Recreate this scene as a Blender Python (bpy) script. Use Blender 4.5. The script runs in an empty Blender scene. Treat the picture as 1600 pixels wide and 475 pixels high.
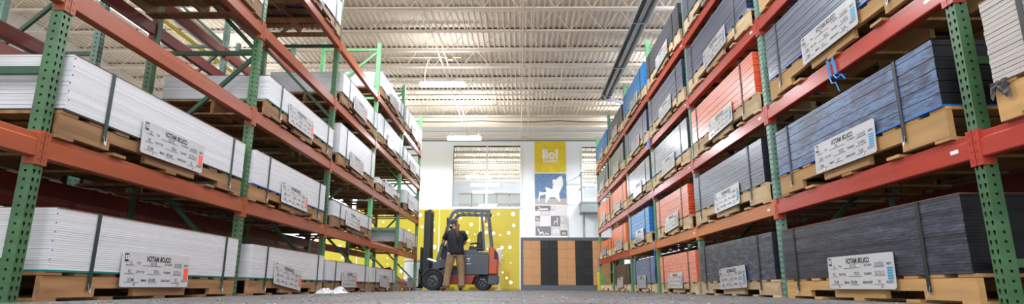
import bpy, math, random
from mathutils import Vector, Matrix
random.seed(7)
S = bpy.context.scene
COL = S.collection

# ------------------------------------------------------------------ camera
cam_d = bpy.data.cameras.new('camera'); cam = bpy.data.objects.new('camera', cam_d); COL.objects.link(cam)
cam_d.sensor_width = 36.0; cam_d.sensor_fit = 'HORIZONTAL'; cam_d.lens = 900.24 / 1600 * 36.0
cam_d.clip_start = 0.02; cam_d.clip_end = 200
yaw, pit, roll, CH = 0.0125, 0.2309, 0.0028, 0.0884
_r = Vector((math.cos(yaw), math.sin(yaw), 0)); _f0 = Vector((-math.sin(yaw), math.cos(yaw), 0))
_f = _f0 * math.cos(pit) + Vector((0, 0, math.sin(pit))); _u = -_f0 * math.sin(pit) + Vector((0, 0, math.cos(pit)))
_R = _r * math.cos(roll) + _u * math.sin(roll); _U = -_r * math.sin(roll) + _u * math.cos(roll)
M = Matrix((_R, _U, -_f)).transposed().to_4x4(); M.translation = Vector((0, 0, CH)); cam.matrix_world = M
S.camera = cam
# ------------------------------------------------------------------ world, exposure
W = bpy.data.worlds.new('world'); S.world = W; W.use_nodes = True
bg = W.node_tree.nodes['Background']; bg.inputs[0].default_value = (0.93, 0.96, 1.0, 1); bg.inputs[1].default_value = 2.1
S.view_settings.view_transform = 'Standard'; S.view_settings.look = 'None'
S.view_settings.gamma = 1.0; S.view_settings.exposure = 0.55
LAMP_W = 105.0      # watts of one overhead strip light
UPLIGHT = 0.21     # share of light the fixture throws up at the roof
TUBE_E = 14.0      # emission of its lens

# ------------------------------------------------------------------ layout numbers (metres)
A, B, DL, DR, LB = 2.80, 2.53, 3.25, 3.13, 2.55
LV_L = (0.0, 0.96, 1.922, 2.895, 3.855)
LV_R = (0.0, 0.931, 1.893, 2.867, 3.827)
FD = 1.21          # rack frame depth
UPH = 4.96

# ------------------------------------------------------------------ materials
def mat(name, col, rough=0.5, metal=0.0, var=0.0, nscale=(4, 4, 4), col2=None, thr=(0.35, 0.65), rnd=0.0, bump=0.0, bscale=None, spec=0.5, emit=0.0):
    m = bpy.data.materials.new(name); m.use_nodes = True
    nt = m.node_tree; n = nt.nodes; l = nt.links; b = n['Principled BSDF']
    b.inputs['Base Color'].default_value = (*col, 1); b.inputs['Roughness'].default_value = rough
    b.inputs['Metallic'].default_value = metal; b.inputs['Specular IOR Level'].default_value = spec
    if emit:
        b.inputs['Emission Color'].default_value = (*col, 1); b.inputs['Emission Strength'].default_value = emit
    if col2 is None and var: col2 = tuple(max(0, c * (1 - var)) for c in col)
    src = None
    if col2 is not None or bump or rnd:
        tc = n.new('ShaderNodeTexCoord'); oi = n.new('ShaderNodeObjectInfo')
        ad = n.new('ShaderNodeVectorMath'); ad.operation = 'MULTIPLY_ADD'
        cx = n.new('ShaderNodeCombineXYZ')
        mu = n.new('ShaderNodeMath'); mu.operation = 'MULTIPLY'; mu.inputs[1].default_value = 37.0
        l.new(oi.outputs['Random'], mu.inputs[0])
        for k in range(3): l.new(mu.outputs[0], cx.inputs[k])
        l.new(tc.outputs['Object'], ad.inputs[0]); ad.inputs[1].default_value = nscale; l.new(cx.outputs[0], ad.inputs[2])
        src = ad.outputs[0]
    if col2 is not None:
        no = n.new('ShaderNodeTexNoise'); no.inputs['Scale'].default_value = 1.0; no.inputs['Detail'].default_value = 4.0
        l.new(src, no.inputs['Vector'])
        mr = n.new('ShaderNodeMapRange'); mr.inputs[1].default_value = thr[0]; mr.inputs[2].default_value = thr[1]
        l.new(no.outputs['Fac'], mr.inputs[0])
        mx = n.new('ShaderNodeMix'); mx.data_type = 'RGBA'
        mx.inputs[6].default_value = (*col, 1); mx.inputs[7].default_value = (*col2, 1)
        l.new(mr.outputs[0], mx.inputs[0]); out = mx.outputs[2]
    else: out = None
    if rnd:
        oi2 = n.new('ShaderNodeObjectInfo')
        mr2 = n.new('ShaderNodeMapRange'); mr2.inputs[3].default_value = 1 - rnd; mr2.inputs[4].default_value = 1 + rnd * 0.5
        l.new(oi2.outputs['Random'], mr2.inputs[0])
        hs = n.new('ShaderNodeHueSaturation'); l.new(mr2.outputs[0], hs.inputs['Value'])
        if out: l.new(out, hs.inputs['Color'])
        else: hs.inputs['Color'].default_value = (*col, 1)
        out = hs.outputs[0]
    if out: l.new(out, b.inputs['Base Color'])
    if bump:
        nb = n.new('ShaderNodeTexNoise'); nb.inputs['Scale'].default_value = 1.0; nb.inputs['Detail'].default_value = 3.0
        vm = n.new('ShaderNodeVectorMath'); vm.operation = 'MULTIPLY'
        l.new(tc.outputs['Object'], vm.inputs[0]); vm.inputs[1].default_value = bscale or nscale; l.new(vm.outputs[0], nb.inputs['Vector'])
        bp = n.new('ShaderNodeBump'); bp.inputs['Strength'].default_value = bump; bp.inputs['Distance'].default_value = 0.01
        l.new(nb.outputs['Fac'], bp.inputs['Height']); l.new(bp.outputs[0], b.inputs['Normal'])
    return m

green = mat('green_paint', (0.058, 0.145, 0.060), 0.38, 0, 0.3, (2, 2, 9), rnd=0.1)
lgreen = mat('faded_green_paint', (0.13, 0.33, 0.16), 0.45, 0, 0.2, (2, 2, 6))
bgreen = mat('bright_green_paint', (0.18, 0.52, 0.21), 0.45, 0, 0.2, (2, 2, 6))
sgreen = mat('grey_green_paint', (0.17, 0.30, 0.235), 0.36, 0, 0.3, (2, 2, 9))
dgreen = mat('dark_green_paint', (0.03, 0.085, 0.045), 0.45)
red_l = mat('faded_red_paint', (0.345, 0.085, 0.038), 0.30, 0, 0.22, (9, 1.2, 12), rnd=0.08, spec=0.18)
red_r = mat('red_paint', (0.44, 0.055, 0.034), 0.24, 0, 0.15, (9, 1.0, 12), rnd=0.06, spec=0.3)
orange_b = mat('orange_paint', (0.56, 0.16, 0.035), 0.34, 0, 0.2, (9, 1.2, 10), rnd=0.06)
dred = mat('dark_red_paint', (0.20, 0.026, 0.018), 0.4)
steel = mat('zinc_steel', (0.55, 0.55, 0.53), 0.32, 0.9)
wood_l = mat('aged_pallet_wood', (0.34, 0.18, 0.075), 0.75, 0, 0, (30, 1.5, 14), col2=(0.19, 0.092, 0.036), rnd=0.25, bump=0.15)
wood_r = mat('pine_pallet_wood', (0.53, 0.305, 0.112), 0.72, 0, 0, (30, 1.5, 16), col2=(0.40, 0.225, 0.085), rnd=0.2, bump=0.15)
wood_pale = mat('pale_pallet_wood', (0.62, 0.46, 0.27), 0.75, 0, 0, (30, 1.5, 16), col2=(0.46, 0.31, 0.16), rnd=0.22, bump=0.12)
brown_board = mat('brown_fibreboard', (0.16, 0.085, 0.04), 0.8, 0, 0.3)
strap_m = mat('black_strap', (0.012, 0.016, 0.016), 0.42)
strap_g = mat('dark_green_strap', (0.012, 0.032, 0.026), 0.45)
white_paper = mat('placard_white', (0.50, 0.50, 0.51), 0.14, 0, 0.05, (3, 5, 6), bump=0.25, bscale=(4, 9, 13))
ink = mat('black_ink', (0.02, 0.02, 0.025), 0.5); ink_g = mat('pen_ink', (0.10, 0.10, 0.13), 0.5)
tag_red = mat('red_tag', (0.80, 0.10, 0.055), 0.4); tag_blue = mat('blue_tag', (0.16, 0.44, 0.60), 0.4); tag_dots = mat('dark_blue_tag_print', (0.03, 0.12, 0.24), 0.5)
purple = mat('purple_marker', (0.10, 0.05, 0.55), 0.6)
BASEC = {'blue': mat('blue_slip_sheet', (0.015, 0.13, 0.46), 0.4), 'teal': mat('teal_slip_sheet', (0.0, 0.17, 0.16), 0.4),
         'navy': mat('navy_slip_sheet', (0.012, 0.03, 0.12), 0.4), 'dark': mat('black_slip_sheet', (0.012, 0.014, 0.014), 0.5)}
ST = (3, 2.2, 70)
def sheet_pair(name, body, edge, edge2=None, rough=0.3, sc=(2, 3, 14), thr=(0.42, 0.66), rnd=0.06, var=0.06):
    """sheets are dark moulded plastic on their faces and ends; their sawn long edges are paler, partly gloss painted into the colour"""
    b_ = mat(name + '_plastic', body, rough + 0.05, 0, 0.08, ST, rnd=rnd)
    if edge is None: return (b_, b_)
    e_ = mat(name + '_sawn_edge_gloss', edge, rough, 0, var, sc, col2=edge2, thr=thr, rnd=rnd)  # edge colour also carries the gloss of the aisle-facing side
    if edge2 is not None:      # saw streaks and sheen put into the colour, running on from sheet to sheet
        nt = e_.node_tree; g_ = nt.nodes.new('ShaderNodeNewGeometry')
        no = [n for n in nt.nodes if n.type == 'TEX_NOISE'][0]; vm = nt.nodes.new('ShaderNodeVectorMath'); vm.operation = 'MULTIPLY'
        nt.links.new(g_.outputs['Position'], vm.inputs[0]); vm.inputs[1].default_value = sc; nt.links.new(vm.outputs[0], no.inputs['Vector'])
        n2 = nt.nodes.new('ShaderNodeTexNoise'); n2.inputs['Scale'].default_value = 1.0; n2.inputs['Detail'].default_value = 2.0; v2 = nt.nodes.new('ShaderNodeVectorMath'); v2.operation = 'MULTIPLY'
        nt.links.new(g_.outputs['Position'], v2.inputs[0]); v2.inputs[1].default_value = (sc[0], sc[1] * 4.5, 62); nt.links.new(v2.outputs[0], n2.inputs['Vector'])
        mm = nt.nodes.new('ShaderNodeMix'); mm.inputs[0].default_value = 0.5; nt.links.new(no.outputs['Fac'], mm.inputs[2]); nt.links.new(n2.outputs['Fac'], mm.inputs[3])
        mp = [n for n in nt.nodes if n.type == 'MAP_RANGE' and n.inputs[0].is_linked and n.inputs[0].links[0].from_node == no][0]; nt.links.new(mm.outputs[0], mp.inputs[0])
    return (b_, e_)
SH = {
 'white': sheet_pair('white_sheet', (0.63, 0.63, 0.65), None, rough=.36),
 'greywhite': sheet_pair('warm_grey_sheet', (0.44, 0.40, 0.37), None, rough=.45),
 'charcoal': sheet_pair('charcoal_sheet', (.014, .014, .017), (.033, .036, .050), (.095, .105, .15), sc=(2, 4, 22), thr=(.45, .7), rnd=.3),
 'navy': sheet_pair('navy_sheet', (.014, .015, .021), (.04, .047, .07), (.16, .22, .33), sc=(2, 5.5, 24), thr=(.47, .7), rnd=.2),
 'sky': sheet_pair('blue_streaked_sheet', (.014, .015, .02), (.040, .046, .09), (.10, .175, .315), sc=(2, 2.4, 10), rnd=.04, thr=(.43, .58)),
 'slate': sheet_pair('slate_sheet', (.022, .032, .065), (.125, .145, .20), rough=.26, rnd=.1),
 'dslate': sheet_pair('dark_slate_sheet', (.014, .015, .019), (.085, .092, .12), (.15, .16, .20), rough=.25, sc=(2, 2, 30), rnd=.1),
 'salmon': sheet_pair('orange_red_sheet', (.64, .095, .033), (.66, .19, .12), rough=.27),  # paler edge is front gloss painted into the colour
 'salmon2': sheet_pair('pale_orange_red_sheet', (.72, .13, .065), (.70, .20, .13), (.78, .42, .34), sc=(2, 7, 26), rough=.36),  # edge paled likewise, gloss painted in
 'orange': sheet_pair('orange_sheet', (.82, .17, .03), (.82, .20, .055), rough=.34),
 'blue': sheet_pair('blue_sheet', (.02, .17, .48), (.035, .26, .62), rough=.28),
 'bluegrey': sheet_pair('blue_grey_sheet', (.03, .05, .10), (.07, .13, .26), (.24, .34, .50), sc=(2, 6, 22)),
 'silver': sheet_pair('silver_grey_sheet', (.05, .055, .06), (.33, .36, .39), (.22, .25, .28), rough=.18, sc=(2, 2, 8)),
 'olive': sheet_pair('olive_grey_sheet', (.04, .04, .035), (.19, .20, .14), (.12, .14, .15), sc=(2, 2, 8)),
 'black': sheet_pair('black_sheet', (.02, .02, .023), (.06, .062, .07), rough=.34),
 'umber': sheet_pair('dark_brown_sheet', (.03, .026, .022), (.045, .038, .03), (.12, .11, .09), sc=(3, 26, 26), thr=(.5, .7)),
}
def tex_floor():
    m = mat('concrete_floor', (0.175, 0.166, 0.157), 0.65, 0, 0, (2, 2, 2), col2=(0.09, 0.084, 0.08), spec=0.2, bump=0.3, bscale=(40, 40, 40))
    nt = m.node_tree; n = nt.nodes; l = nt.links; b = n['Principled BSDF']
    base = b.inputs['Base Color'].links[0].from_socket
    tc = n['Texture Coordinate']; v = n.new('ShaderNodeTexNoise'); v.inputs['Scale'].default_value = 24; v.inputs['Detail'].default_value = 3; l.new(tc.outputs['Object'], v.inputs['Vector'])
    r = n.new('ShaderNodeMapRange'); r.inputs[1].default_value = 0.50; r.inputs[2].default_value = 0.62; l.new(v.outputs['Fac'], r.inputs[0])
    mx = n.new('ShaderNodeMix'); mx.data_type = 'RGBA'; l.new(r.outputs[0], mx.inputs[0]); l.new(base, mx.inputs[6]); mx.inputs[7].default_value = (0.035, 0.031, 0.03, 1)
    l.new(mx.outputs[2], b.inputs['Base Color']); return m
floor_m = tex_floor()
cream = mat('cream_ceiling_paint', (0.78, 0.675, 0.55), 0.7, 0, 0.08, (0.6, 0.6, 0.6))
cream2 = mat('cream_joist_paint', (0.78, 0.69, 0.575), 0.6)
wall_m = mat('white_wall_paint', (0.83, 0.88, 0.955), 0.6, 0, 0.04, (0.5, 0.5, 0.5))
wallw = mat('warm_white_wall_paint', (0.70, 0.66, 0.60), 0.7)
trim_m = mat('white_trim_paint', (0.82, 0.82, 0.82), 0.5); gtrim = mat('grey_trim_paint', (0.22, 0.245, 0.25), 0.5)
yellow = mat('yellow_panel_plastic', (0.80, 0.655, 0.045), 0.35, 0, 0.05, (1, 1, 1)); yel_p = mat('yellow_paint', (0.78, 0.60, 0.02), 0.4, 0, 0.15)
tan = mat('tan_panel_tile', (0.78, 0.42, 0.19), 0.5, 0, 0.06, (6, 6, 6), rnd=0.05); blk_t = mat('black_panel_tile', (0.018, 0.02, 0.023), 0.5, rnd=0.2)
bluegrey_frame = mat('blue_grey_frame', (0.14, 0.17, 0.21), 0.45)
light_m = mat('lamp_lens', (1.0, 1.0, 1.0), 0.5, emit=TUBE_E)
heater_m = mat('dark_heater_steel', (0.46, 0.41, 0.34), 0.4, 0.3, 0.2, (4, 1, 4)); heater_t = mat('heater_tube', (0.6, 0.56, 0.5), 0.4, 0.5)
fk_grey = mat('forklift_grey_paint', (0.075, 0.092, 0.115), 0.4, 0, 0.12, (5, 5, 5)); fk_dark = mat('forklift_dark_steel', (0.018, 0.019, 0.021), 0.45)
fk_rim = mat('forklift_rim_paint', (0.06, 0.063, 0.068), 0.4)
fk_orange = mat('forklift_orange_paint', (0.60, 0.095, 0.035), 0.4, 0, 0.12, (5, 5, 5)); fk_red = mat('forklift_red_paint', (0.36, 0.055, 0.035), 0.45)
rubber = mat('tyre_rubber', (0.022, 0.022, 0.023), 0.75); vinyl = mat('black_vinyl', (0.015, 0.015, 0.018), 0.4)
skin = mat('skin', (0.55, 0.30, 0.20), 0.5); shirt = mat('navy_cotton', (0.016, 0.019, 0.028), 0.85, 0, 0.2, (9, 9, 9)); khaki = mat('khaki_cotton', (0.36, 0.245, 0.135), 0.85, 0, 0.2, (9, 9, 9), bump=0.3)
hair_m = mat('brown_hair', (0.10, 0.05, 0.025), 0.6, 0, 0.3, (40, 40, 6)); leather = mat('brown_leather', (0.12, 0.06, 0.03), 0.55); cap_m = mat('grey_cap_cloth', (0.06, 0.062, 0.07), 0.8)
film_m = mat('crumpled_clear_film', (0.48, 0.48, 0.48), 0.15, bump=0.4, bscale=(30, 30, 30))
maroon = mat('maroon_film', (0.20, 0.02, 0.035), 0.3, bump=0.5, bscale=(14, 14, 14)); twine = mat('blue_twine', (0.02, 0.22, 0.55), 0.5)
white_pl = mat('white_plastic', (0.78, 0.78, 0.78), 0.35)
def glass_mat():
    m = bpy.data.materials.new('window_glass'); m.use_nodes = True; nt = m.node_tree; nt.nodes.clear()
    o = nt.nodes.new('ShaderNodeOutputMaterial'); t = nt.nodes.new('ShaderNodeBsdfTransparent'); g = nt.nodes.new('ShaderNodeBsdfGlossy'); x = nt.nodes.new('ShaderNodeMixShader'); f = nt.nodes.new('ShaderNodeFresnel')
    g.inputs['Roughness'].default_value = 0.02; t.inputs['Color'].default_value = (0.95, 0.97, 0.97, 1); f.inputs['IOR'].default_value = 1.5
    nt.links.new(f.outputs[0], x.inputs[0]); nt.links.new(t.outputs[0], x.inputs[1]); nt.links.new(g.outputs[0], x.inputs[2]); nt.links.new(x.outputs[0], o.inputs[0]); return m
glass = glass_mat()

# ------------------------------------------------------------------ mesh builder
class MB:
    def __init__(s): s.v = []; s.f = []; s.mi = []; s.m = 0
    def add(s, vs, fs):
        b = len(s.v); s.v += [tuple(v) for v in vs]; s.f += [tuple(b + i for i in f) for f in fs]; s.mi += [s.m] * len(fs)
    def box(s, x0, x1, y0, y1, z0, z1):
        s.add([(x0, y0, z0), (x1, y0, z0), (x1, y1, z0), (x0, y1, z0), (x0, y0, z1), (x1, y0, z1), (x1, y1, z1), (x0, y1, z1)],
              [(0, 3, 2, 1), (4, 5, 6, 7), (0, 1, 5, 4), (1, 2, 6, 5), (2, 3, 7, 6), (3, 0, 4, 7)])
    def cbox(s, c, d, r=None):
        vs = [Vector((sx * d[0] / 2, sy * d[1] / 2, sz * d[2] / 2)) for sx, sy, sz in ((-1, -1, -1), (1, -1, -1), (1, 1, -1), (-1, 1, -1), (-1, -1, 1), (1, -1, 1), (1, 1, 1), (-1, 1, 1))]
        if r: vs = [r @ v for v in vs]
        s.add([v + Vector(c) for v in vs], [(0, 3, 2, 1), (4, 5, 6, 7), (0, 1, 5, 4), (1, 2, 6, 5), (2, 3, 7, 6), (3, 0, 4, 7)])
    def prism(s, pts, axis, a, b):
        """polygon pts in the two axes other than `axis`, extruded from a to b"""
        n = len(pts)
        def P(p, t): return {0: (t, p[0], p[1]), 1: (p[0], t, p[1]), 2: (p[0], p[1], t)}[axis]
        vs = [P(p, a) for p in pts] + [P(p, b) for p in pts]
        s.add(vs, [tuple(range(n))[::-1], tuple(range(n, 2 * n))] + [(i, (i + 1) % n, n + (i + 1) % n, n + i) for i in range(n)])
    def bar(s, p, q, w, h=None, up=(0, 0, 1)):
        p, q = Vector(p), Vector(q); d = (q - p).normalized(); h = h or w
        a = d.cross(Vector(up))
        if a.length < 1e-4: a = d.cross(Vector((1, 0, 0)))
        a.normalize(); b = a.cross(d)
        vs = [c + a * sx * w / 2 + b * sy * h / 2 for c in (p, q) for sx, sy in ((-1, -1), (1, -1), (1, 1), (-1, 1))]
        s.add(vs, [(3, 2, 1, 0), (4, 5, 6, 7), (0, 1, 5, 4), (1, 2, 6, 5), (2, 3, 7, 6), (3, 0, 4, 7)])
    def tube(s, path, r, n=8, cap=True):
        path = [Vector(p) for p in path]; rs = r if isinstance(r, (list, tuple)) else [r] * len(path)
        b0 = len(s.v); ref = None
        for i, p in enumerate(path):
            d = (path[min(i + 1, len(path) - 1)] - path[max(i - 1, 0)]).normalized()
            if ref is None: ref = d.cross(Vector((0, 0, 1)) if abs(d.z) < 0.9 else Vector((1, 0, 0))).normalized()
            a = (ref - d * ref.dot(d)).normalized(); ref = a; b = d.cross(a)
            for k in range(n):
                t = 2 * math.pi * k / n; s.v.append(tuple(p + (a * math.cos(t) + b * math.sin(t)) * rs[i]))
        for i in range(len(path) - 1):
            for k in range(n):
                k2 = (k + 1) % n; s.f.append((b0 + i * n + k, b0 + i * n + k2, b0 + (i + 1) * n + k2, b0 + (i + 1) * n + k)); s.mi.append(s.m)
        if cap:
            s.f.append(tuple(b0 + k for k in range(n))[::-1]); s.mi.append(s.m)
            e = b0 + (len(path) - 1) * n; s.f.append(tuple(e + k for k in range(n))); s.mi.append(s.m)
    def lathe(s, prof, c, axis=2, n=24, cap=True):
        """prof = (radius, offset) pairs about axis through c"""
        b0 = len(s.v)
        for r, o in prof:
            for k in range(n):
                t = 2 * math.pi * k / n; u, w = r * math.cos(t), r * math.sin(t)
                s.v.append({2: (c[0] + u, c[1] + w, c[2] + o), 1: (c[0] + u, c[1] + o, c[2] + w), 0: (c[0] + o, c[1] + u, c[2] + w)}[axis])
        for i in range(len(prof) - 1):
            for k in range(n):
                k2 = (k + 1) % n; s.f.append((b0 + i * n + k, b0 + i * n + k2, b0 + (i + 1) * n + k2, b0 + (i + 1) * n + k)); s.mi.append(s.m)
        for i, rev in ((0, True), (len(prof) - 1, False)):
            if cap and prof[i][0] > 1e-5:
                f = tuple(b0 + i * n + k for k in range(n)); s.f.append(f[::-1] if rev else f); s.mi.append(s.m)
    def plate(s, o, u, v, w, h, hole):
        """rectangle w x h at o spanned by u, v with an 8-point hole (in 0..w, 0..h), real opening"""
        o, u, v = Vector(o), Vector(u), Vector(v)
        rim = [(0, 0), (w / 2, 0), (w, 0), (w, h / 2), (w, h), (w / 2, h), (0, h), (0, h / 2)]
        vs = [o + u * a + v * b for a, b in rim] + [o + u * a + v * b for a, b in hole]
        s.add(vs, [(i, (i + 1) % 8, 8 + (i + 1) % 8, 8 + i) for i in range(8)])
    def mesh(s, name, mats, smooth=False, bevel=0.0):
        me = bpy.data.meshes.new(name); me.from_pydata(s.v, [], s.f)
        for m in (mats if isinstance(mats, (list, tuple)) else [mats]): me.materials.append(m)
        if any(s.mi): me.polygons.foreach_set('material_index', s.mi)
        if smooth: me.polygons.foreach_set('use_smooth', [True] * len(me.polygons))
        import bmesh
        bm = bmesh.new(); bm.from_mesh(me)
        if bevel:
            bmesh.ops.bevel(bm, geom=list(bm.edges), offset=bevel, segments=1, affect='EDGES', clamp_overlap=True)
        bmesh.ops.recalc_face_normals(bm, faces=bm.faces); bm.to_mesh(me); bm.free()
        me.update(); return me
    def build(s, name, mats, parent=None, loc=(0, 0, 0), **k): return link(name, s.mesh(name, mats, **k), parent, loc)
def link(name, me, parent=None, loc=(0, 0, 0), rot=None):
    o = bpy.data.objects.new(name, me); COL.objects.link(o); o.location = loc
    if rot: o.rotation_euler = rot
    if parent: o.parent = parent
    return o
def tag(o, label=None, cat=None, group=None, kind=None):
    if label: o['label'] = label
    if cat: o['category'] = cat
    if group: o['group'] = group
    if kind: o['kind'] = kind
    return o
def empty(name, loc=(0, 0, 0), rz=0.0):
    o = bpy.data.objects.new(name, None); COL.objects.link(o); o.location = loc; o.rotation_euler = (0, 0, rz); o.empty_display_size = 0.1; return o
def smooth_angle(me): me.polygons.foreach_set('use_smooth', [True] * len(me.polygons))
_txt = {}
def text_mesh(items, mirror=True, key=None):
    """items = (string, x, z, size, shear); a mesh in the xz plane; mirrored writing as the photo shows it"""
    vs, fs = [], []
    dg = None
    for t, x, z, sz, sh, al in items:
        cu = bpy.data.curves.new('lettering', 'FONT'); cu.body = t; cu.size = sz; cu.shear = sh; cu.align_x = al; cu.resolution_u = 2; cu.offset = sz * (.045 if t in ('COLOR MATCH', 'loll', 'DESIGNS') else .018)
        o = bpy.data.objects.new('lettering_tmp', cu); COL.objects.link(o)
        bpy.context.view_layer.update(); dg = bpy.context.evaluated_depsgraph_get()
        me = bpy.data.meshes.new_from_object(o.evaluated_get(dg)); b = len(vs)
        kx = .8 if t == 'COLOR MATCH' else 1.0
        for v in me.vertices: vs.append((-(v.co.x * kx + x) if mirror else v.co.x + x, 0, v.co.y + z))
        for p in me.polygons: fs.append(tuple(b + i for i in p.vertices))
        bpy.data.objects.remove(o); bpy.data.curves.remove(cu); bpy.data.meshes.remove(me)
    return vs, fs

# ================================================================== SETTING
XL, XR, YW = -13.0, 7.5, 24.0
f = MB(); f.box(XL, XR, -4, 38, -0.12, 0); tag(f.build('floor', floor_m), kind='structure')
# corrugated roof deck with bar joists
d = MB(); zd = 6.95; pit_ = 0.152; x = XL; prof = []
while x < XR:
    prof += [(x, zd + 0.045), (x + 0.090, zd + 0.045), (x + 0.112, zd), (x + 0.130, zd)]; x += pit_
nv = len(prof); ys = (-4, 38)
d.add([(a, y, b) for y in ys for a, b in prof] + [(a, y, 7.2) for y in ys for a in (XL, XR)], [(i, i + 1, nv + i + 1, nv + i) for i in range(nv - 1)] + [(2 * nv, 2 * nv + 1, 2 * nv + 3, 2 * nv + 2)])
ceil = d.build('ceiling', cream); tag(ceil, kind='structure')
def joist_mesh():
    j = MB()
    for yy in (-0.045, 0.012): j.box(XL, XR, yy, yy + 0.033, 6.895, 6.948)
    for yy in (-0.045, 0.012): j.box(XL, XR, yy, yy + 0.033, 6.32, 6.355)
    return j.mesh('joist', cream2)
def web_mesh():
    j = MB(); x = XL; n = 0
    while x < XR - 0.4:
        j.bar((x, 0, 6.34), (x + 0.42, 0, 6.91), 0.015); j.bar((x + 0.42, 0, 6.91), (x + 0.84, 0, 6.34), 0.015); x += 0.84
    return j.mesh('web_bars', cream2)
jm, wm = joist_mesh(), web_mesh()
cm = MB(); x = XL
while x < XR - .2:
    cm.box(x + .004, x + 0.086, -.03, .03, zd - .001, zd + 0.043); x += pit_  # dark strips stand in for the shade inside the flutes
cm = cm.mesh('flute_shade_strips', mat('dark_flute_shade', (0.10, 0.09, 0.08), 0.9))
for k in range(-8, 19):
    y = 13.36 + 1.22 * k
    if 21.7 < y < 22.4: continue
    j = link('joist', jm, ceil, (0, y, 0)); q_ = link('flute_shade_strips', cm, j); q_['kind'] = 'stuff'; w_ = link('web_bars', wm, j, (0.2 * (k % 3), 0, 0)); w_['kind'] = 'stuff'
g = MB(); g.box(XL, XR, 21.9, 22.1, 6.62, 6.64); g.box(XL, XR, 21.9, 22.1, 6.30, 6.325); g.box(XL, XR, 21.985, 22.015, 6.32, 6.62); g.build('girder', cream2, ceil)
c = MB()
for i in range(12): c.tube([(-4.5 + i, 21.4, 6.36 - (0.05 if i % 3 else 0)), (-3.5 + i, 21.4, 6.36 - (0.05 if (i + 1) % 3 else 0))], 0.018, 6)
c.build('data_cable', fk_dark, ceil)
for x, z, r in ((-2.2, 6.36, .018), (-2.05, 6.40, .018), (0.1, 6.37, 0.02), (-0.9, 6.90, .014), (1.4, 6.88, .016), (0.35, 6.33, .012), (-6.0, 6.36, .02), (-9, 6.36, .02)):
    t = MB(); t.tube([(x, 2, z - 0.05), (x, 23.9, z - 0.05)], r, 6); t.build('bridging_rod', cream2, ceil)
t = MB(); t.tube([(-3.6, 14.9, 6.28), (-2.2, 14.9, 6.28), (-1.6, 14.9, 6.28)], 0.016, 6); t.tube([(-2.45, 14.9, 6.28), (-2.55, 15.0, 6.15), (-2.62, 15.1, 5.9), (-2.63, 15.1, 5.6)], 0.008, 5); t.build('conduit', cream2, ceil)
t = MB(); t.cbox((-1.9, 14.9, 6.25), (0.14, 0.1, 0.09)); t.build('junction_box', wood_pale, ceil)
# walls
W1 = (-2.80, 0.055, 3.35, 6.0)      # large office window x0 x1 z0 z1
W2 = (2.69, 4.6, 3.50, 5.95)
w = MB(); TH = 0.2
def wbox(x0, x1, z0, z1): w.box(x0, x1, YW, YW + TH, z0, z1)
wbox(XL, W1[0], 0, 7); wbox(W1[0], W1[1], 0, W1[2]); wbox(W1[0], W1[1], W1[3], 7); wbox(W1[1], W2[0], 0, 7); wbox(W2[0], W2[1], 0, W2[2]); wbox(W2[0], W2[1], W2[3], 7); wbox(W2[1], XR, 0, 7)
tag(w.build('wall_back', wall_m), kind='structure')
w = MB(); w.box(XL - .2, XL, -4, 38, 0, 7); tag(w.build('wall_left', wallw), kind='structure')
w = MB(); w.box(XR, XR + .2, -4, 38, 0, 7); tag(w.build('wall_right', wallw), kind='structure')
w = MB(); w.box(XL, XR, 37, 37.2, 0, 7); tag(w.build('wall_far_office', wall_m), kind='structure')
t = MB(); t.box(XL, XR, YW - 0.06, YW, 6.2, 6.26); tag(t.build('trim_1', gtrim), kind='structure')
t = MB(); t.box(XL, XR, YW - 0.1, YW, 6.31, 6.42); tag(t.build('trim_2', cream2), kind='structure')
for n_, (x0, x1, z0, z1) in (('window_1', W1), ('window_2', W2)):
    e = empty(n_, ((x0 + x1) / 2, YW, z0)); tag(e, kind='structure'); hw, hh = (x1 - x0) / 2, z1 - z0
    fr = MB()
    for a in ((-hw - .08, -hw, -.05, hh + .08), (hw, hw + .08, -.05, hh + .08)): fr.box(a[0], a[1], -0.05, 0.22, a[2], a[3])
    fr.box(-hw, hw, -.05, .22, hh, hh + .08); fr.box(-hw, hw, -.08, .22, -.06, 0); fr.build('window_frame', trim_m, e, bevel=0.008)
    if n_ == 'window_1':
        mu = MB(); mu.box(-0.03, 0.03, 0.02, 0.12, 0, hh); mu.build('mullion', trim_m, e)
        spans = ((-hw, -0.03), (0.03, hw))
    else: spans = ((-hw, hw),)
    for a, b in spans:
        p_ = MB(); p_.box(a, b, 0.066, 0.074, 0, hh); p_.build('pane', glass, e)
# office beyond the windows: mezzanine floor
m_ = MB(); m_.box(XL + 0.01, XR - 0.01, YW + .21, 36.9, 2.9, 3.2); tag(m_.build('floor_mezzanine', trim_m), kind='structure')
for r_, (zz, hgt) in enumerate(((3.2, 0.42), (3.78, 0.42))):
    for i in range(5):
        e = empty('display_cabinet', (-2.66 + 0.56 * i + 0.28, 25.3, zz))
        b = MB(); b.box(-0.265, 0.265, 0, 0.4, 0.0, hgt); b.build('body', white_pl, e, bevel=0.01)
        b = MB(); b.box(-0.28, 0.28, -0.03, 0.43, hgt, hgt + 0.06); b.build('top_board', mat('pale_top_board', (.72, .60, .50), .6) if 'pale_top_board' not in bpy.data.materials else bpy.data.materials['pale_top_board'], e)
        b = MB(); b.box(-0.24, 0.24, -0.02, 0.0, 0.03, hgt - 0.03); b.build('door', trim_m, e)
        if r_ == 1: e.location.z = 3.2 + 0.48
        tag(e, '%s white cabinet with wooden top behind the large window, %s' % (('lower-row', 'upper-row')[r_], ('leftmost', 'second from left', 'middle one', 'second from right', 'rightmost')[i]), 'cabinet', 'white office cabinets behind the window')

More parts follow.
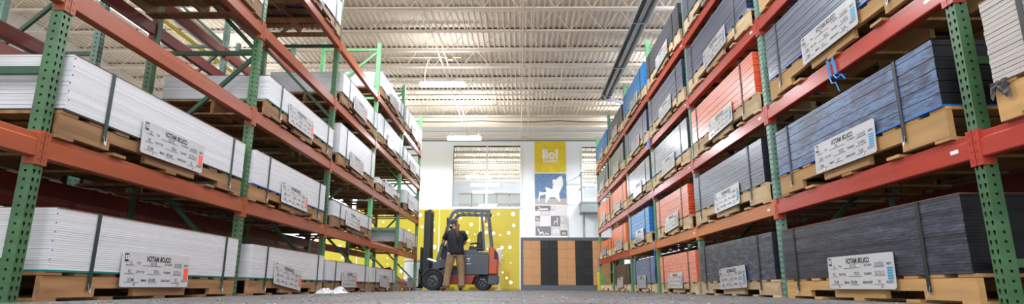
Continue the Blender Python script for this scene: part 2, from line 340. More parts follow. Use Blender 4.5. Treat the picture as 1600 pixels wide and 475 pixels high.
# banner on the wall
bn = empty('wall_banner', (1.328, YW - 0.03, 2.0)); tag(bn, 'tall hanging banner with yellow square, white chair photo and furniture icons', 'banner')
b = MB(); b.box(-0.70, 0.70, 0, 0.02, 0, 4.22); b.build('backing', trim_m, bn)
b = MB(); b.box(-0.665, 0.665, -0.012, 0, 2.83, 4.19); b.build('yellow_square', yel_p, bn)
vs, fs = text_mesh([('loll', 0, 0, 0.56, 0, 'CENTER'), ('DESIGNS', 0, -0.17, 0.16, 0, 'CENTER')])
b = MB(); b.add(vs, fs); b.build('lettering', trim_m, bn, (0, -0.016, 3.44))
sky_p = mat('photo_blue_backdrop', (0.09, 0.17, 0.33), 0.6, 0, 0, (9, 9, 14), col2=(0.16, 0.27, 0.46)); pav = mat('photo_paving', (0.42, 0.38, 0.38), 0.6)
b = MB(); b.m = 0; b.box(-0.665, 0.665, -0.012, 0, 1.72, 2.79); b.m = 1; b.box(-0.665, 0.665, -0.012, 0, 1.47, 1.72); b.build('chair_photo', [sky_p, pav], bn)
def px(u, v): return (-0.665 + (u - 45) / (425 - 45) * 1.33, 2.79 - (v - 50) / (440 - 50) * 1.32)
chair = [(345, 88), (375, 88), (380, 120), (388, 190), (335, 310), (350, 410), (340, 408), (285, 350), (230, 350), (180, 420), (172, 418), (175, 310), (110, 330), (95, 400), (85, 398), (98, 285), (110, 278), (130, 290), (185, 285), (172, 235), (178, 222), (250, 250), (262, 235), (258, 200), (272, 195), (258, 165), (262, 125), (300, 130)]
b = MB(); b.prism([px(*q) for q in chair], 1, -0.02, -0.013); b.build('chair_silhouette', white_pl, bn)
icg = (mat('icon_tile_dark', (0.17, 0.16, 0.19), 0.6), mat('icon_tile_pale', (0.62, 0.58, 0.61), 0.6), mat('icon_tile_grey', (0.50, 0.46, 0.49), 0.6))
def qx(u, v): return (-0.665 + (u - 48) / (440 - 48) * 1.33, 1.42 - (v - 62) / (440 - 62) * 1.25)
for (u0, v0, u1, v1, c_) in ((48, 62, 238, 125, 0), (240, 62, 300, 125, 2), (302, 62, 440, 190, 1), (48, 127, 110, 190, 1), (112, 127, 238, 190, 2), (240, 127, 300, 190, 1), (48, 193, 110, 258, 0), (112, 193, 242, 322, 1), (245, 193, 355, 322, 0), (358, 193, 440, 290, 2), (48, 262, 110, 322, 2), (52, 325, 243, 440, 0), (246, 325, 355, 440, 2), (358, 293, 440, 372, 1), (358, 375, 440, 440, 0)):
    a, q = qx(u0, v0), qx(u1, v1); b = MB(); b.box(a[0], q[0], -0.01, 0, q[1], a[1]); b.build('icon_tile', icg[c_], bn)
ic = MB()
def stroke(pts, wd=0.028):
    for p, q in zip(pts, pts[1:]):
        p, q = qx(*p), qx(*q); ic.bar((p[0], -0.014, p[1]), (q[0], -0.014, q[1]), wd, 0.006, up=(0, 1, 0))
stroke([(90, 75), (118, 105), (205, 100), (205, 112), (80, 114)]); stroke([(258, 105), (262, 82), (282, 82), (288, 105)]); stroke([(150, 175), (150, 155), (210, 155), (210, 175)])
stroke([(400, 105), (380, 135), (345, 130)]); stroke([(375, 135), (395, 155)]); stroke([(320, 215), (322, 260), (272, 262), (285, 262), (282, 302)]); stroke([(322, 262), (325, 302)]); stroke([(375, 222), (388, 248), (415, 270)]); stroke([(380, 265), (405, 250)])
stroke([(82, 350), (105, 405), (140, 390), (155, 430)]); stroke([(100, 430), (135, 398)]); stroke([(168, 430), (185, 405), (215, 430)]); stroke([(280, 410), (285, 370), (325, 370), (328, 410)], .05); stroke([(378, 425), (400, 410), (420, 430)]); stroke([(382, 400), (400, 410), (420, 398)]); stroke([(62, 215), (80, 240), (98, 232)])
ic.build('furniture_icons', white_pl, bn)

# balcony platform by the right window
bp_ = empty('balcony_platform', (3.6, 23.2, 3.06)); tag(bp_, 'grey steel balcony platform with handrail below the right window', 'balcony')
b = MB(); b.box(-1.1, 1.6, 0, 0.78, 0.0, 0.06); b.box(-1.1, 1.6, 0, 0.78, 0.37, 0.43); b.box(-1.08, 1.6, 0.02, .76, .06, .37); b.build('deck', gtrim, bp_)
for xx in (-1.05, 0.3, 1.55):
    b = MB(); b.tube([(xx, 0.04, 0.43), (xx, 0.04, 1.63)], 0.028, 8); b.build('post', gtrim, bp_)
for zz in (1.03, 1.63):
    b = MB(); b.tube([(-1.05, 0.78, zz), (-1.05, 0.04, zz), (1.6, 0.04, zz)], 0.024, 8); b.build('rail', gtrim, bp_)
b = MB(); b.tube([(-0.95, 0.4, -3.06), (-0.95, 0.4, 0.0)], 0.05, 10); b.build('support_column', gtrim, bp_)

# yellow perforated panels (real holes) at the end of the aisle
def perforated(name, wd, ht, holes, th=0.02):
    cu = bpy.data.curves.new(name, 'CURVE'); cu.dimensions = '2D'; cu.fill_mode = 'BOTH'; cu.extrude = th / 2
    def sp(pts):
        s_ = cu.splines.new('POLY'); s_.points.add(len(pts) - 1); s_.use_cyclic_u = True
        for p, q in zip(s_.points, pts): p.co = (q[0], q[1], 0, 1)
    sp([(0, 0), (wd, 0), (wd, ht), (0, ht)])
    for hx, hz, r in holes: sp([(hx + r * math.cos(t * math.pi / 8), hz + r * math.sin(t * math.pi / 8)) for t in range(16)])
    o = bpy.data.objects.new('panel_tmp', cu); COL.objects.link(o); bpy.context.view_layer.update()
    me = bpy.data.meshes.new_from_object(o.evaluated_get(bpy.context.evaluated_depsgraph_get()))
    bpy.data.objects.remove(o); bpy.data.curves.remove(cu)
    for v in me.vertices: v.co = (v.co.x, v.co.z, v.co.y)
    me.materials.clear(); me.materials.append(yellow); return me
YP = 19.2
for k in range(5):
    rr = random.Random(40 + k); holes = []
    for _ in range(400):
        r = rr.choice((0.022, 0.03, 0.04, 0.055, 0.07)); hx, hz = rr.uniform(.1, 1.2), rr.uniform(.12, 2.5)
        if hz < 1.2 and r > .06: r = .05
        if all((hx - a) ** 2 + (hz - b_) ** 2 > (r + c_ + 0.10) ** 2 for a, b_, c_ in holes): holes.append((hx, hz, r))
        if len(holes) >= 26: break
    x0 = 0.045 - 1.345 * (k + 1)
    e = empty('perforated_panel', (x0, YP, 0.0)); o = link('panel', perforated('panel', 1.325, 2.63, holes), e)
    b = MB(); b.box(0.0, 1.325, -0.02, 0.04, 0.0, 0.07); b.build('bottom_rail', yel_p, e)
    for xx in (0.03, 1.28):
        b = MB(); b.box(xx - .02, xx + .02, 0.012, 0.06, 0.0, 2.6); b.build('rear_post', white_pl, e)
    tag(e, 'yellow panel with round holes, %s counting left from the tan and black tiles' % ('first', 'second', 'third', 'fourth', 'fifth')[k], 'panel', 'yellow perforated panels across the aisle end')
# tan and black tiled partition
tp = empty('tiled_partition', (0.05, YP, 0)); tag(tp, 'blue-grey framed partition with stripes of tan and black tiles', 'partition')
b = MB(); b.box(0, 3.4, 0.02, 0.1, 0, 1.7); b.build('backing', bluegrey_frame, tp)
b = MB(); b.box(0, 3.4, -0.03, 0.02, 0, 0.16); b.build('bottom_rail', bluegrey_frame, tp)
b = MB(); b.box(0, 3.4, -0.03, 0.02, 1.6, 1.7); b.build('top_rail', bluegrey_frame, tp)
b = MB(); b.box(0, 0.085, -0.03, 0.02, .16, 1.6); b.build('side_rail', bluegrey_frame, tp)
tm_plain = MB(); tm_plain.box(-0.1415, 0.1415, 0, 0.03, 0.001, 0.286); tm_plain = tm_plain.mesh('tile', tan, bevel=0.003)
tm_b = MB(); tm_b.box(-0.1415, 0.1415, 0, 0.03, 0.001, 0.286); tm_b = tm_b.mesh('tile', blk_t, bevel=0.003)
tv = MB(); tv.box(-0.1415, 0.1415, 0.005, 0.03, 0.001, 0.286)
for i in range(7): tv.box(-0.135 + i * .04, -0.115 + i * .04, 0, 0.005, 0.003, 0.284)
tv = tv.mesh('tile', blk_t)
for i in range(11):
    for k in range(5):
        black = (i // 2) % 2 == 1
        me = (tv if (i + k) % 2 else tm_b) if black else tm_plain
        link('tile', me, tp, (0.085 + 0.1425 + i * 0.285, -0.02, 0.165 + k * 0.287))

# ------------------------------------------------------------------ overhead strip lights
def strip_light(x, y, z, rz, label, group, ln=1.22, power=LAMP_W):
    e = empty('strip_light', (x, y, z), rz); tag(e, label, 'light', group)
    b = MB(); b.prism([(-0.16, 0.03), (0.16, 0.03), (0.1, 0.1), (-0.1, 0.1)], 0, -ln / 2, ln / 2); b.build('housing', white_pl, e)
    b = MB()
    b.prism([(0.15 * math.cos(t * math.pi / 8), 0.028 - 0.09 * math.sin(t * math.pi / 8)) for t in range(9)][::-1], 0, -ln / 2, ln / 2); b.build('lens', light_m, e)
    for xx in (-ln / 2 + .1, ln / 2 - .1):
        b = MB(); b.tube([(xx, 0, 0.1), (xx, 0, 6.955 - z)], 0.006, 5); b.build('hanger', steel, e)
    ld = bpy.data.lights.new('strip_lamp', 'AREA'); ld.shape = 'RECTANGLE'; ld.size = ln; ld.size_y = 0.3; ld.energy = power; ld.color = (0.90, 0.96, 1.04); ld.spread = math.radians(175)
    lo = bpy.data.objects.new('strip_lamp', ld); COL.objects.link(lo); lo.parent = e; lo.location = (0, 0, -0.075)
    lu = bpy.data.lights.new('strip_uplight', 'AREA'); lu.shape = 'RECTANGLE'; lu.size = ln; lu.size_y = 0.2; lu.energy = power * UPLIGHT; lu.color = (0.90, 0.96, 1.04); lu.spread = math.radians(178)
    l2 = bpy.data.objects.new('strip_uplight', lu); COL.objects.link(l2); l2.parent = e; l2.location = (0, 0, 0.115); l2.rotation_euler = (math.pi, 0, 0)
G = 'overhead strip lights'
strip_light(-2.1, 15.0, 5.52, 0, 'glowing strip light above the left rack, the nearer of the two in view', G)
strip_light(-2.0, 20.4, 5.40, 0, 'glowing strip light in front of the back wall above the large window', G, 1.22, 260)
for i, y in enumerate((9.5, 4.0, -1.5)):
    strip_light(-2.1, y, 5.52, 0, 'strip light over the aisle nearer than the photo shows, %s one' % ('first', 'second', 'third')[i], G)
for i, y in enumerate((-1.5, 4.0, 9.5)):
    strip_light(1.6, y, 5.9, 0, 'strip light over the right side of the aisle, %s from the camera end' % ('first', 'second', 'third')[i], G)
for i, y in enumerate((6.0, 10.8, 15.5, 20)):
    strip_light(-8.0, y, 5.5, math.pi / 2, 'strip light along the neighbouring aisle behind the left rack, %s one' % ('first', 'second', 'third', 'fourth')[i], G, 2.4, 150)
for i, y in enumerate((6.5, 11.5, 16.5, 21.5)):  # added fill row, out of sight, brightens ceiling and back wall
    strip_light(4.3, y, 5.6, 0, 'added strip light above the right rack, unseen, brightens ceiling and wall, %s one' % ('first', 'second', 'third', 'fourth')[i], G, 1.22, LAMP_W * (1.6 if i == 3 else 1))
strip_light(-5.6, 20.4, 5.4, 0, 'added strip light brightening the back wall, hidden behind the left rack', G, 1.22, 330)  # added lamp, kept out of sight, to light up the wall
for i, (x, y) in enumerate(((-1.9, 32), (3.4, 32))):
    strip_light(x, y, 5.7, 0, 'strip light in the office behind the windows, %s' % ('left one', 'right one')[i], G, 1.6, 260)

# ------------------------------------------------------------------ radiant heater on the right
ht = empty('tube_heater', (2.58, 0, 5.6)); tag(ht, 'long dark tube heater hanging under the ceiling along the right rack', 'heater')
b = MB(); hp = [(-0.17, 0.0), (-0.17, 0.03), (-0.08, 0.13), (0.08, 0.13), (0.17, 0.03), (0.17, 0.0)]
for p, q in zip(hp, hp[1:]):
    b.add([(p[0], 1, p[1]), (q[0], 1, q[1]), (q[0], 16.5, q[1]), (p[0], 16.5, p[1])], [(0, 1, 2, 3)])
b.build('reflector', heater_m, ht)
for xx in (-0.162, 0.162):
    b = MB(); b.tube([(xx, 1.1, 0.0), (xx, 16.5, 0.0)], 0.012, 6); b.build('rim', heater_t, ht)
b = MB(); b.tube([(0, 1.1, 0.05), (0, 16.55, 0.05)], 0.05, 12); b.build('burner_tube', heater_m, ht)
b = MB(); b.prism([(-0.16, 0.0), (0.16, 0.0), (0.08, 0.12), (-0.08, 0.12)], 1, 16.5, 16.53); b.build('end_cap', heater_m, ht)
for yy in (3, 6, 9, 11.4, 14.0, 16.2):
    b = MB(); b.tube([(-0.17, yy, 0.0), (-0.06, yy, -0.01), (0.06, yy, -0.01), (0.17, yy, 0.0)], 0.014, 6); b.tube([(0, yy, 0.13), (0, yy, 1.36)], 0.008, 5); b.build('hanger', steel, ht)
b = MB(); b.tube([(0.0, 16.55, 0.05), (0.3, 16.7, 0.03), (1.6, 17.6, -0.05)], 0.05, 10); b.build('flue_pipe', white_pl, ht)
b = MB(); b.tube([(-7.6, 5, 5.62), (-7.6, 20, 5.62)], 0.05, 8); tag(b.build('gas_pipe', yel_p), 'yellow gas pipe high up behind the left rack', 'pipe')
b = MB(); b.prism([(-7.4, 5.6), (-7.0, 5.6), (-7.1, 5.76), (-7.3, 5.76)], 1, 5, 20); tag(b.build('tube_heater', heater_m), 'dark tube heater beside the yellow pipe behind the left rack', 'heater')

# ================================================================== RACKS
def upright_mesh(sx, m, h=UPH, detail=True):
    """sx=+1: aisle face looks to +x (left rack); -1 mirrored"""
    b = MB(); wy, dx, P = 0.036, 0.074, 0.0508; n = int(h / P)
    key = [(.015, .011), (.018, .009), (.021, .011), (.0265, .029), (.024, .036), (.018, .039), (.012, .036), (.0095, .029)]
    sq = [(.030, .019), (.037, .019), (.044, .019), (.044, .026), (.044, .033), (.037, .033), (.030, .033), (.030, .026)]
    for k in range(n):
        z = k * P
        for c in (0, 1):
            b.plate((0, -wy + c * wy, z), (0, 1, 0), (0, 0, 1), wy, P, key)
        b.plate((0, -wy, z), (-sx, 0, 0), (0, 0, 1), dx, P, sq)
    top = n * P
    b.add([(0, wy, 0), (-sx * dx, wy, 0), (-sx * dx, wy, top), (0, wy, top)], [(0, 1, 2, 3)])
    b.add([(-sx * dx, -wy, 0), (-sx * dx, wy, 0), (-sx * dx, wy, top), (-sx * dx, -wy, top)], [(0, 1, 2, 3)])
    for yy in ():
        s_ = -1 if yy > 0 else 1
        b.add([(-sx * dx, yy, 0), (-sx * dx, yy + s_ * .02, 0), (-sx * dx, yy + s_ * .02, top), (-sx * dx, yy, top)], [(0, 1, 2, 3)])
    b.box(min(-sx * .1, sx * .02), max(-sx * .1, sx * .02), -.042, .042, 0, 0.008)
    me = b.mesh('upright', m); return me
def beam_mesh(sx, m, m2, ln, h=0.142):
    b = MB(); x1, x0 = 0.008 * sx, -0.055 * sx
    pr = [(x1, -h + .006), (x1 - .006 * sx, -h), (x0, -h), (x0, 0), (x0 + .028 * sx, 0), (x0 + .03 * sx, -.028), (x1 - .010 * sx, -.03), (x1, -.038)]
    # stepped top: shelf edge towards the rack interior
    pr = [(x1, -h + .006), (x1 - .006 * sx, -h), (x0, -h), (x0, -.03), (x0 + .03 * sx, -.03), (x0 + .032 * sx, 0), (x1 - .016 * sx, 0), (x1 - .012 * sx, -.004), (x1 - .012 * sx, -.034), (x1, -.044)]
    b.prism(pr, 1, 0.037, ln - 0.037)
    return b.mesh('beam', m)
def connector_mesh(sx, m):
    """end plate that wraps the upright; origin at the upright centre line, plate towards +y"""
    b = MB(); P = 0.05
    key = [(.011, .016), (.0165, .014), (.022, .016), (.024, .025), (.022, .034), (.0165, .036), (.011, .034), (.009, .025)]
    for k in range(4): b.plate((0.012 * sx, 0.003, -.185 + k * P), (0, 1, 0), (0, 0, 1), 0.033, P, key)
    b.box(min(.002 * sx, .010 * sx), max(.002 * sx, .010 * sx), 0.003, .036, -.185, .015)
    b.box(min(.012 * sx, -.06 * sx), max(.012 * sx, -.06 * sx), .036, .044, -.185, .015)
    return b.mesh('beam_connector', m)
sticker = MB(); sticker.box(-0.001, 0.001, -0.03, 0.03, -0.011, 0.011)
sticker_m = sticker.mesh('sticker', white_pl)
def make_rack(label, sx, xf, y0, n0, n1, levels, up_mat, bm_of, back_m, skip=(), top_mats={}):
    """sx=+1 aisle face looks to +x. uprights n0..n1"""
    root = empty('pallet_rack', (xf, y0, 0)); tag(root, label, 'rack')
    cache = {}
    def um(m):
        if m.name not in cache: cache[m.name] = (upright_mesh(sx, m), upright_mesh(-sx, m))
        return cache[m.name]
    bcache = {}
    fb = MB()
    for n in range(n0, n1 + 1):
        fm, bm_ = um(top_mats.get(n, up_mat))
        y = n * LB
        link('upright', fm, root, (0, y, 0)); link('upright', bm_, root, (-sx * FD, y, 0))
        zs = [0.22, 1.36, 2.55, 3.75, 4.78]
        for z in zs:
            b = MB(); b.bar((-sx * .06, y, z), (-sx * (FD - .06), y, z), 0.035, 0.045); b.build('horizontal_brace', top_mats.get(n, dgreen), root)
        for i in range(4):
            if not label.startswith('rear') and n == 0 and i < 2: continue
            a, c_ = (zs[i + 1] - .05, zs[i] + .05) if i % 2 else (zs[i] + .05, zs[i + 1] - .05)
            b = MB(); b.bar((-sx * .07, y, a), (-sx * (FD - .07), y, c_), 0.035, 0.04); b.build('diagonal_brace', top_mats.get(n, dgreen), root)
    for n in range(n0, n1):
        for k, z in enumerate(levels):
            if k == 0 or (k, n) in skip: continue
            for back in (0, 1):
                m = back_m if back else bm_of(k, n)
                key = (m.name, back)
                if key not in bcache:
                    s_ = -sx if back else sx
                    bcache[key] = (beam_mesh(s_, m, None, LB), connector_mesh(s_, m))
                    c2 = bcache[key][1].copy()
                    for v in c2.vertices: v.co.y = -v.co.y
                    c2.flip_normals(); bcache[key] += (c2,)
                bm_, c1, c2 = bcache[key]
                o = link('beam', bm_, root, (-sx * FD if back else 0, n * LB, z))
                link('beam_connector', c1, o); link('beam_connector', c2, o, (0, LB, 0))
                if not back and n >= 0 and n < 3 and sx < 0: link('sticker', sticker_m, o, (sx * .009, .17 if sx > 0 else LB - 2.4, -.075))
    return root
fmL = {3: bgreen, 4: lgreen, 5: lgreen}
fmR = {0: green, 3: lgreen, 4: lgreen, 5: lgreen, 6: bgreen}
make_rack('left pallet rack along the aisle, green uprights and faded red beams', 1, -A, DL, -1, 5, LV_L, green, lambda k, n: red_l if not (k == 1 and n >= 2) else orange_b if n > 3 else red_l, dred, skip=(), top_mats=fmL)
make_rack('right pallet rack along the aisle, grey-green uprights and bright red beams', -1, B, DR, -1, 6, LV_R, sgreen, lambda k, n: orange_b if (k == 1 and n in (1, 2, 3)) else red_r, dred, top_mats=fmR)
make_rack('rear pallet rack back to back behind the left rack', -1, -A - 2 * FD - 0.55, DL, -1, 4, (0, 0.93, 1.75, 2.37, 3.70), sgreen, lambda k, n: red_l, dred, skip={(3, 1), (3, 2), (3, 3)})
make_rack('rear pallet rack added behind the right rack to darken the gaps', 1, B + 2 * FD + 0.3, DR, -1, 4, (0, 0.93, 1.9, 2.87, 3.83), sgreen, lambda k, n: red_r, dred)  # rack added with its loads to block light behind the gaps

# ================================================================== PALLETS, SHEET STACKS, PLACARDS
PD = 1.18
def box_mesh(name, m, dx, dy, dz, bevel=0.0, edge=False):
    b = MB(); b.box(-dx / 2, dx / 2, -dy / 2, dy / 2, -dz / 2, dz / 2)
    if edge: b.mi = [0, 0, 0, 1, 0, 1]
    return b.mesh(name, m, bevel=bevel)
_pc = {}
def stringer_mesh(m, ln, z0, z1):
    b = MB(); h = ln / 2; n0, n1 = h * 0.62, h * 0.28; d_ = (z1 - z0) * 0.42
    pts = [(-h, z0)]
    for a, c_ in ((-n0, -n1), (n1, n0)): pts += [(a, z0), (a + .02, z0 + d_), (c_ - .02, z0 + d_), (c_, z0)]
    pts += [(h, z0), (h, z1), (-h, z1)]
    # built from convex pieces so the notch faces stay clean
    ys = [-h, -n0, -n1, n1, n0, h]
    for i in range(5):
        b.box(-.019, .019, ys[i], ys[i + 1], z0 + (d_ if i in (1, 3) else 0), z1)
    return b.mesh('stringer', m)
def make_pallet(x, y, z, sx, ln, ph, m, label, near, group):
    """x = aisle-side edge; depth goes towards -sx"""
    root = empty('pallet', (x - sx * PD / 2, y, z)); tag(root, label, 'pallet', group)
    key = (m.name, round(ln, 2), round(ph, 2), near)
    if key not in _pc:
        t = 0.02
        sm = stringer_mesh(m, ln, t, ph - t - .003)
        deck = box_mesh('deck_board', m, PD, 0.135, t, 0.0); bot = box_mesh('bottom_board', m, PD, 0.13, t, 0.0)
        _pc[key] = (sm, deck, bot, t)
    sm, deck, bot, t = _pc[key]
    n = 10; rr = random.Random(hash(label) & 0xffff if False else len(label) * 7 + int(y * 100) + int(z * 10))
    dk = [(rr.uniform(-.006, .006), -ln / 2 + 0.07 + (ln - .14) * i / (n - 1) + (rr.uniform(-.012, .012) if 0 < i < n - 1 else 0)) for i in range(n)]
    bt = [-ln / 2 + 0.066, -ln * .26, 0, ln * .26, ln / 2 - 0.066]
    if near:
        for xx in (-PD / 2 + .019, 0, PD / 2 - .019): link('stringer', sm, root, (xx, 0, 0))
        for xx, yy in dk: link('deck_board', deck, root, (xx, yy, ph - t / 2))
        for yy in bt: link('bottom_board', bot, root, (rr.uniform(-.004, .004), yy, t / 2))
    else:
        b = MB()
        for xx, yy in dk: b.box(xx - PD / 2, xx + PD / 2, yy - .067, yy + .067, ph - t, ph)
        tag(b.build('deck_boards', m, root), kind='stuff')
        b = MB()
        for yy in bt: b.box(-PD / 2, PD / 2, yy - .065, yy + .065, 0, t)
        tag(b.build('bottom_boards', m, root), kind='stuff')
        for xx in (-PD / 2 + .019, 0, PD / 2 - .019): link('stringer', sm, root, (xx, 0, 0))
    return root

SD = 1.17   # sheet depth
def make_stack(sx, xf, y0, ln, z, h, kind, base, label, group, near, ph, strap_at=(0.36, 0.24), grouped=False, jag=0.003, th=0.019, gap=0.002, jx=0.0025, purple_marks=False, top=True):
    """xf: aisle-side face x; y0..y0+ln; z = pallet top"""
    root = empty('sheet_stack', (xf, y0 + ln / 2, z)); tag(root, label, 'sheets', group)
    rr = random.Random(int(y0 * 131 + z * 977 + xf * 53))
    zz = 0.0
    if base:
        b = MB(); b.box(min(0.004 * sx, -SD * sx), max(0.004 * sx, -SD * sx), -ln / 2 - .004, ln / 2 + .004, 0, .012); b.build('slip_sheet', BASEC[base], root); zz = .012
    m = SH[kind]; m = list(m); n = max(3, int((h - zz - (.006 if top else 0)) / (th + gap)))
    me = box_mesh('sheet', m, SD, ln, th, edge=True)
    off = [(rr.uniform(-jx, jx), rr.uniform(-jag, jag)) for _ in range(n)]
    z1 = zz; zs = []
    for i in range(n):
        zs.append(z1 + th / 2); z1 += th + gap + (.004 if grouped and i % 4 == 3 else 0)
    if near:
        for (ox, oy), q in zip(off, zs): link('sheet', me, root, (-sx * SD / 2 + ox, oy, q))
    else:
        b = MB()
        for (ox, oy), q in zip(off, zs): b.box(-sx * SD / 2 + ox - SD / 2, -sx * SD / 2 + ox + SD / 2, oy - ln / 2, oy + ln / 2, q - th / 2, q + th / 2)
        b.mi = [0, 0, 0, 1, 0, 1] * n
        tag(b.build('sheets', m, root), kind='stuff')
    ztop = z1 - gap
    if top:
        b = MB(); b.box(min(.003 * sx, -(SD + .003) * sx), max(.003 * sx, -(SD + .003) * sx), -ln / 2, ln / 2, ztop, ztop + .006); b.build('cover_board', brown_board, root); ztop += .006
    for q in (-ln / 2 + strap_at[0], ln / 2 - strap_at[1]):
        b = MB(); hw = .016; t = .0025; xo = .006 * sx; xb = -(SD + .006) * sx
        lo = -ph * 0.62
        b.cbox((xo, q, (ztop + lo) / 2), (t, hw * 2, ztop - lo)); b.cbox(((xo + xb) / 2, q, ztop + t / 2), (abs(xo - xb), hw * 2, t)); b.cbox((xb, q, (ztop + .004) / 2), (t, hw * 2, ztop - .004))
        o = b.build('strap', strap_g if sx > 0 else strap_m, root)
        if near:
            b = MB(); x_ = xo + .004 * sx
            b.tube([(x_, q - .014, lo + .035), (x_, q, lo + .0), (x_ + .006 * sx, q + .004, lo - .028), (x_ + .002 * sx, q + .012, lo + .0), (x_, q + .014, lo + .035)], 0.003, 6); b.build('wire_hook', steel, o)
    if purple_marks:
        b = MB()
        for i in range(2, n, 1):
            if i % 4 == 0: b.cbox((.0 * sx, -ln / 2 + rr.uniform(.004, .02), zs[i]), (.006, .007, .007))
        tag(b.build('marker_dots', purple, root), kind='stuff')
    return root, ztop

# placard meshes, shared
PW, PH_ = 0.83, 0.245
def placard_meshes():
    r_ = .018; n = 5; pts = []
    for cx, cz, a0 in ((PW / 2 - r_, r_, -90), (PW / 2 - r_, PH_ - r_, 0), (-PW / 2 + r_, PH_ - r_, 90), (-PW / 2 + r_, r_, 180)):
        for i in range(n): t = math.radians(a0 + 90 * i / (n - 1)); pts.append((cx + r_ * math.cos(t), cz + r_ * math.sin(t)))
    b = MB(); b.prism(pts, 1, -.003, .003); board = b.mesh('board', white_paper)
    head = [('COLOR MATCH', -0.0, .187, .052, 0, 'CENTER'), ('ITEM', -.395, .162, .024, 0, 'LEFT'), ('PALLET #', -.17, .162, .022, 0, 'LEFT'), ('QTY', .215, .162, .022, 0, 'LEFT'),
            ('WEIGHT', -.16, .100, .024, 0, 'LEFT'), ('QTY PCS', .165, .100, .024, 0, 'LEFT'), ('COLOR', -.40, .040, .024, 0, 'LEFT'), ('THICKNESS', -.165, .040, .024, 0, 'LEFT'), ('NAME', .13, .040, .024, 0, 'LEFT')]
    vs, fs = text_mesh(head); b = MB(); b.add(vs, fs)
    for z, segs in ((.152, ((-.31, -.19), (-.03, .19), (.28, .38))), (.092, ((-.31, -.18), (-.04, .13), (.28, .38))), (.032, ((-.30, -.18), (.0, .11), (.22, .38)))):
        for a, c_ in segs: b.box(-c_, -a, -.0005, .0005, z, z + .0022)
    lettering = b.mesh('lettering', ink)
    hands = []
    for hw in ((('507510', -.31, .158), ('24 50', .02, .158), ('12', .30, .158), ('2127.25', -.31, .100), ('1075', -.02, .100), ('24', .31, .100), ('.75', -.27, .040), ('48x96', .02, .040), ('MOS', .27, .040)),
               (('507215', -.31, .158), ('18', .06, .158), ('72', .32, .158), ('2994 0', -.31, .100), ('2250', -.02, .100), ('1856', .28, .100), ('BLK', -.27, .040), ('1/2', .04, .040), ('JMD', .28, .040))):
        vs, fs = text_mesh([(t, x, z, .034, .28, 'LEFT') for t, x, z in hw]); b = MB(); b.add(vs, fs); hands.append(b.mesh('handwriting', ink_g))
    b = MB(); b.box(-.02, .02, -.0008, .0008, -.028, .028); lg = b.mesh('emblem_plate', ink)
    b = MB()
    for p, q in (((-.012, -.014), (-.012, .016)), ((-.012, .016), (0, .004)), ((0, .004), (.012, .016)), ((.012, .016), (.012, -.014)), ((-.012, -.014), (0, -.004)), ((0, -.004), (.012, -.014))):
        b.bar((p[0], -.0015, p[1]), (q[0], -.0015, q[1]), .004, .001, up=(0, 1, 0))
    em = b.mesh('emblem', white_pl)
    b = MB(); b.box(-.03, .03, -.0006, .0006, -.045, .045); tr = b.mesh('colour_tag', tag_red); b2 = MB(); b2.v, b2.f, b2.mi = list(b.v), list(b.f), list(b.mi); tb = b2.mesh('colour_tag', tag_blue)
    b = MB()
    for i in range(5):
        for k in range(6): b.box(-.026 + k * .0095, -.020 + k * .0095, -.0012, -.0004, -.038 + i * .017, -.028 + i * .017)
    dots = b.mesh('tag_print', tag_dots)
    b = MB(); b.lathe([(.004, 0), (.009, 0), (.009, -.003), (0.0, -.004)], (0, 0, 0), 1, 10); sc = b.mesh('screw', steel)
    return board, lettering, hands, lg, em, tr, tb, dots, sc
PMESH = placard_meshes()
def make_placard(sx, xf, yc, z, label, group, tagc, tilt, idx):
    board, lettering, hands, lg, em, tr, tb, dots, sc = PMESH
    root = empty('placard', (xf + sx * .012, yc, z)); tag(root, label, 'sign', group)
    root.rotation_euler = (0, 0, 0)
    # board faces the aisle: local -y -> aisle
    rz = math.pi / 2 if sx > 0 else -math.pi / 2
    root.matrix_world = Matrix.Translation((xf + sx * .020, yc, z)) @ Matrix.Rotation(rz, 4, 'Z') @ Matrix.Rotation(tilt, 4, 'Y') @ Matrix.Rotation(random.uniform(-.05, .02), 4, 'X')
    link('board', board, root); tag(link('lettering', lettering, root, (0, -.004, 0)), kind='stuff'); tag(link('handwriting', hands[idx % 2], root, (0, -.004, 0)), kind='stuff')
    o = link('emblem_plate', lg, root, (-.375, -.004, .205)); link('emblem', em, o)
    if tagc:
        o = link('colour_tag', tr if tagc == 'red' else tb, root, (.372, -.004, .105))
        if tagc == 'blue': link('tag_print', dots, o)
    for xx in (-.27, .27): link('screw', sc, root, (xx, -.003, .022))

LEVEL_N = ('floor', 'first beams', 'second beams', 'third beams', 'top beams')
BAY_N = {-1: 'nearest cut-off bay', 0: 'first full bay', 1: 'second bay', 2: 'third bay', 3: 'fourth bay', 4: 'fifth bay', 5: 'sixth bay'}
COLN = dict(white='white', greywhite='warm grey', charcoal='charcoal', navy='navy', sky='blue-streaked', slate='slate grey', dslate='dark slate', salmon='orange-red', salmon2='pale orange-red', orange='orange', blue='bright blue', bluegrey='blue-grey', silver='silver grey', olive='olive grey', black='black', umber='dark brown')
